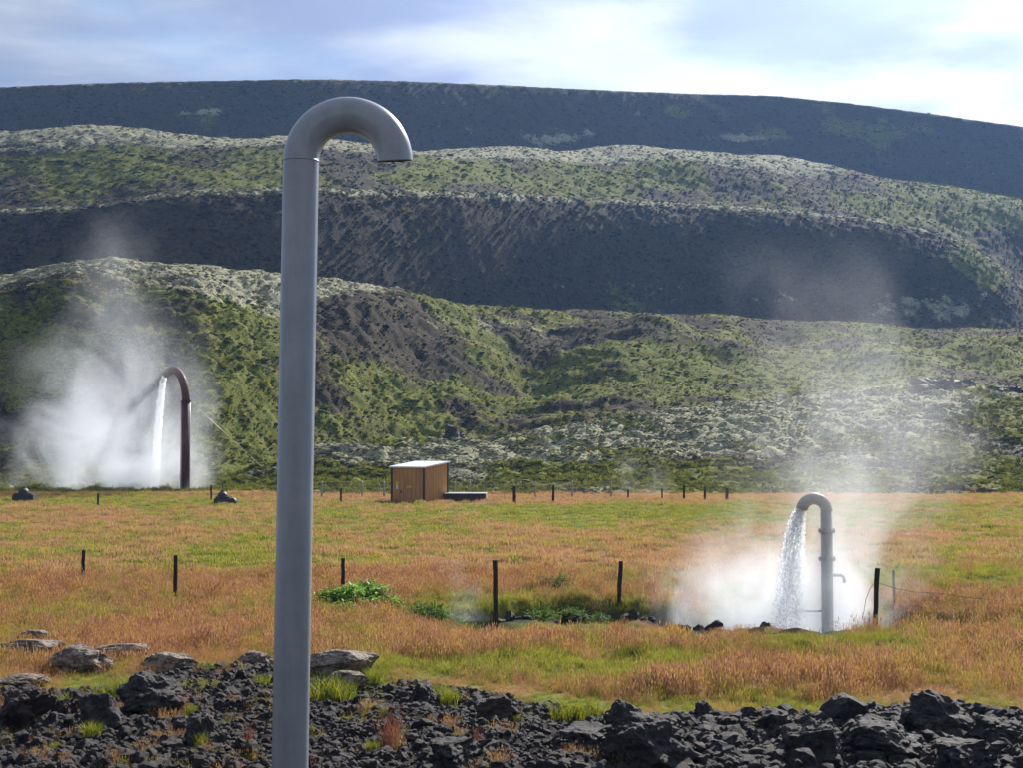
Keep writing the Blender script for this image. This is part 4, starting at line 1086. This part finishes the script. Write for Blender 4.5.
for i, (px, py, s, lb) in enumerate(((92, 741, .62, 'yellow-green grass tuft growing amid rubble below the pyramid boulder'), (70, 714, .8, 'yellow-green tuft beside the reddish lava mass'), (128, 697, 1.2, 'wide yellow grass strip tuft above the dark wedge boulder'),
        (108, 702, .9, 'yellow grass tuft behind the pyramid boulder'), (190, 716, .5, 'small bright tuft beside the smooth black boulder'), (200, 752, .5, 'flat yellow tuft on rubble left of the tall pipe'),
        (262, 688, .7, 'yellow tuft just left of the tall pipe'), (325, 701, 1.3, 'green grass tuft right of the tall pipe on the rubble edge'), (345, 702, 1.0, 'green grass tuft below the tan slab'),
        (372, 756, .5, 'small bright tuft on rubble right of the tall pipe'), (565, 722, 1.2, 'bushy yellow-green tuft at the rubble edge'), (590, 722, .9, 'yellow tuft next to the bushy one by the upright boulder'),
        (450, 707, .8, 'green tuft beside the dark lump at the rubble edge'), (55, 752, .4, 'sparse yellow tuft low in the rubble'), (375, 684, .8, 'olive tuft at the end of the tan slab'), (440, 698, .7, 'green tuft behind the reddish lump'))):
    p = on_ground(px, py); o = link('grass_tuft', TM[i % 4]); o.location = p; o.scale = (s * 1.15, s * 1.15, s); o.rotation_euler = (0, 0, random.uniform(0, 6)); tag(o, lb, 'grass tuft')
RM = [tuft_mesh('stalks', [(60, .2, .5, .008, .13, .5, .9)], 470 + i, M_RUSSET) for i in range(3)]
for i, (px, py, s, lb) in enumerate(((388, 752, .95, 'tall reddish dry stalks growing from rubble right of the tall pipe'), (394, 742, .8, 'faded pink stalks behind the tall reddish ones'), (478, 748, .5, 'thin russet stalks between rubble and low slab'),
        (182, 716, .6, 'reddish dry stalks beside the smooth black boulder'), (85, 722, .5, 'short reddish stalks by the pyramid boulder'), (250, 748, .5, 'reddish stalks in rubble at the foot of the tall pipe'))):
    p = on_ground(px, py); o = link('dry_stalks', RM[i % 3]); o.location = p; o.scale = (s, s, s); tag(o, lb, 'dry plant')

# ------------------------------------------------------------------ steam
def steam(name, base, Hm, prof, dens, scale, thr, label, rise=(0, 0), step=0.35, seed=0.0, aniso=0.45, soft=.36):
    """prof: (height fraction, centre x, half width x, half width y, strength) in metres"""
    m, k, out = new_mat(name + '_vapour')
    tc = k.n('ShaderNodeTexCoord').outputs['Object']; s = k.n('ShaderNodeSeparateXYZ'); k.put(s.inputs[0], tc)
    x, y, z = (E(k, s.outputs[i]) for i in range(3)); h = z / Hm
    def curve(i, norm):
        nd = k.n('ShaderNodeFloatCurve'); cm = nd.mapping; c = cm.curves[0]
        cm.use_clip = False
        pts = [(p[0], p[i] / norm) for p in prof]
        c.points[0].location = pts[0]; c.points[1].location = pts[-1]
        for q in pts[1:-1]: c.points.new(*q)
        cm.update(); k.put(nd.inputs['Value'], h); nd.inputs['Factor'].default_value = 1
        return E(k, nd.outputs[0]) * norm
    mx = max(max(abs(p[i]) for p in prof) for i in (1, 2, 3)) or 1
    wv = k.n('ShaderNodeMapping'); k.put(wv.inputs[0], tc); wv.inputs['Scale'].default_value = (1, 1, .78); wv.inputs['Location'].default_value = (seed, seed * .7, seed * .3)
    n = k.noise(wv.outputs[0], scale, 5, .6, 0.9)
    wn = k.n('ShaderNodeSeparateColor'); wsep = k.noise(wv.outputs[0], scale * .38, 2, .5, 0.3, True); k.put(wn.inputs[0], wsep)
    wx = E(k, wn.outputs[0]) - .5; wy = E(k, wn.outputs[1]) - .5
    cx = curve(1, mx); rx = curve(2, mx); ry = curve(3, mx); st = curve(4, 1)
    ax = (x - cx) / rx + wx * 2.6 * (h * .8 + .3); ay = y / ry + wy * .8
    d = k.math('SQRT', ax * ax + ay * ay)
    fall = k.sm(d, 1.0, 0.0)
    dn = k.sm(n + fall * 0.36 - 0.24, thr, thr + soft) * k.sm(d, 1.0, .55)
    d0 = k.math('SQRT', ((x - cx) / rx) * ((x - cx) / rx) + (y / ry) * (y / ry))
    dn = dn * k.sm(d0, 1.0, .1) * st * dens * k.sm(h, 1.0, 0.85)
    v = k.n('ShaderNodeVolumePrincipled'); v.inputs['Color'].default_value = (.94, .965, 1.0, 1); v.inputs['Anisotropy'].default_value = aniso
    k.put(v.inputs['Density'], dn); k.t.links.new(v.outputs[0], out.inputs['Volume'])
    try: m.cycles.volume_step_rate = step
    except Exception: pass
    hs = np.linspace(0, 1, 14); P = np.array(prof); seg = 20; V = []
    for hh in hs:
        c_, a_, b_ = (np.interp(hh, P[:, 0], P[:, i]) for i in (1, 2, 3))
        for j in range(seg):
            t = j * 2 * math.pi / seg; V.append((c_ + 1.06 * a_ * math.cos(t), 1.06 * b_ * math.sin(t), hh * Hm))
    bm = bmesh.new(); vs = [bm.verts.new(v_) for v_ in V]
    for i in range(len(hs) - 1):
        for j in range(seg): bm.faces.new((vs[i * seg + j], vs[i * seg + (j + 1) % seg], vs[(i + 1) * seg + (j + 1) % seg], vs[(i + 1) * seg + j]))
    bm.faces.new(vs[:seg][::-1]); bm.faces.new(vs[-seg:])
    o = link(name, bm_mesh(bm, name), None, m); o.location = base
    tag(o, label, 'steam', None, 'stuff')
kR = YR / F; bR = at(790, 640, YR + .12)
def pr(rows, px0, k_): return [(h, (c - px0) * k_, w * k_, d, s) for (h, c, w, d, s) in rows]
steam('steam_plume', bR, 9.4, pr([(0, 795, 175, 1.8, 1.0), (.10, 797, 185, 1.8, .85), (.19, 812, 195, 1.8, .42), (.34, 848, 200, 1.8, .17), (.48, 868, 205, 1.8, .11), (.7, 852, 195, 1.7, .045), (.85, 836, 195, 1.7, .022), (1, 815, 160, 1.7, .02)], 790, kR),
      1.7, .8, .28, 'white steam billowing round the small hooked pipe', seed=3.3, step=.35)
kL = YL / F; bL = at(140, 502, YL + 1.6)
steam('steam_plume', bL, 22.5, pr([(0, 136, 118, 4.4, 1.0), (.10, 130, 138, 4.4, .85), (.22, 116, 150, 4.4, .55), (.38, 106, 140, 4.2, .27), (.52, 104, 125, 4.0, .15), (.66, 106, 95, 4.0, .075), (.82, 118, 85, 4, .045), (1, 126, 70, 4, .03)], 140, kL),
      .85, .26, .28, 'white steam rising round the rusty pipe and its water jet', seed=8.1, step=.35)
steam('steam_wisp', at(462, 622, 31.0), 1.5, pr([(0, 462, 55, .8, 1), (.4, 462, 50, .8, .8), (1, 450, 40, .7, .2)], 462, 31.0 / F), .28, 1.1, .38, 'thin steam wisp over the ditch end by the tallest post', seed=1.7)
steam('steam_wisp', at(640, 502, 97), 3.6, pr([(0, 645, 60, 1.8, 1), (.5, 640, 50, 1.8, .7), (1, 630, 40, 1.6, .2)], 640, 97 / F), .08, .4, .36, 'faint steam drifting over the far edge of the meadow', seed=2.9)
steam('steam_wisp', at(10, 502, 104), 6.5, pr([(0, 5, 60, 2.5, 1), (.5, 5, 55, 2.5, .7), (1, 0, 45, 2.5, .2)], 10, 104 / F), .12, .25, .36, 'faint steam bank beside the low valve block', seed=5.9)

# ------------------------------------------------------------------ air
m, k, out = new_mat('haze_air')
v = k.n('ShaderNodeVolumePrincipled'); v.inputs['Color'].default_value = (.28, .52, 1.0, 1); v.inputs['Density'].default_value = HAZE = 0.00017; v.inputs['Anisotropy'].default_value = .35
k.t.links.new(v.outputs[0], out.inputs['Volume'])
bm = bmesh.new(); box(bm, (0, 1750, 75), (6600, 3800, 220)); hz = link('haze', bm_mesh(bm, 'haze'), None, m); tag(hz, 'thin bluish air between the camera and the far ridge', 'haze', None, 'stuff')
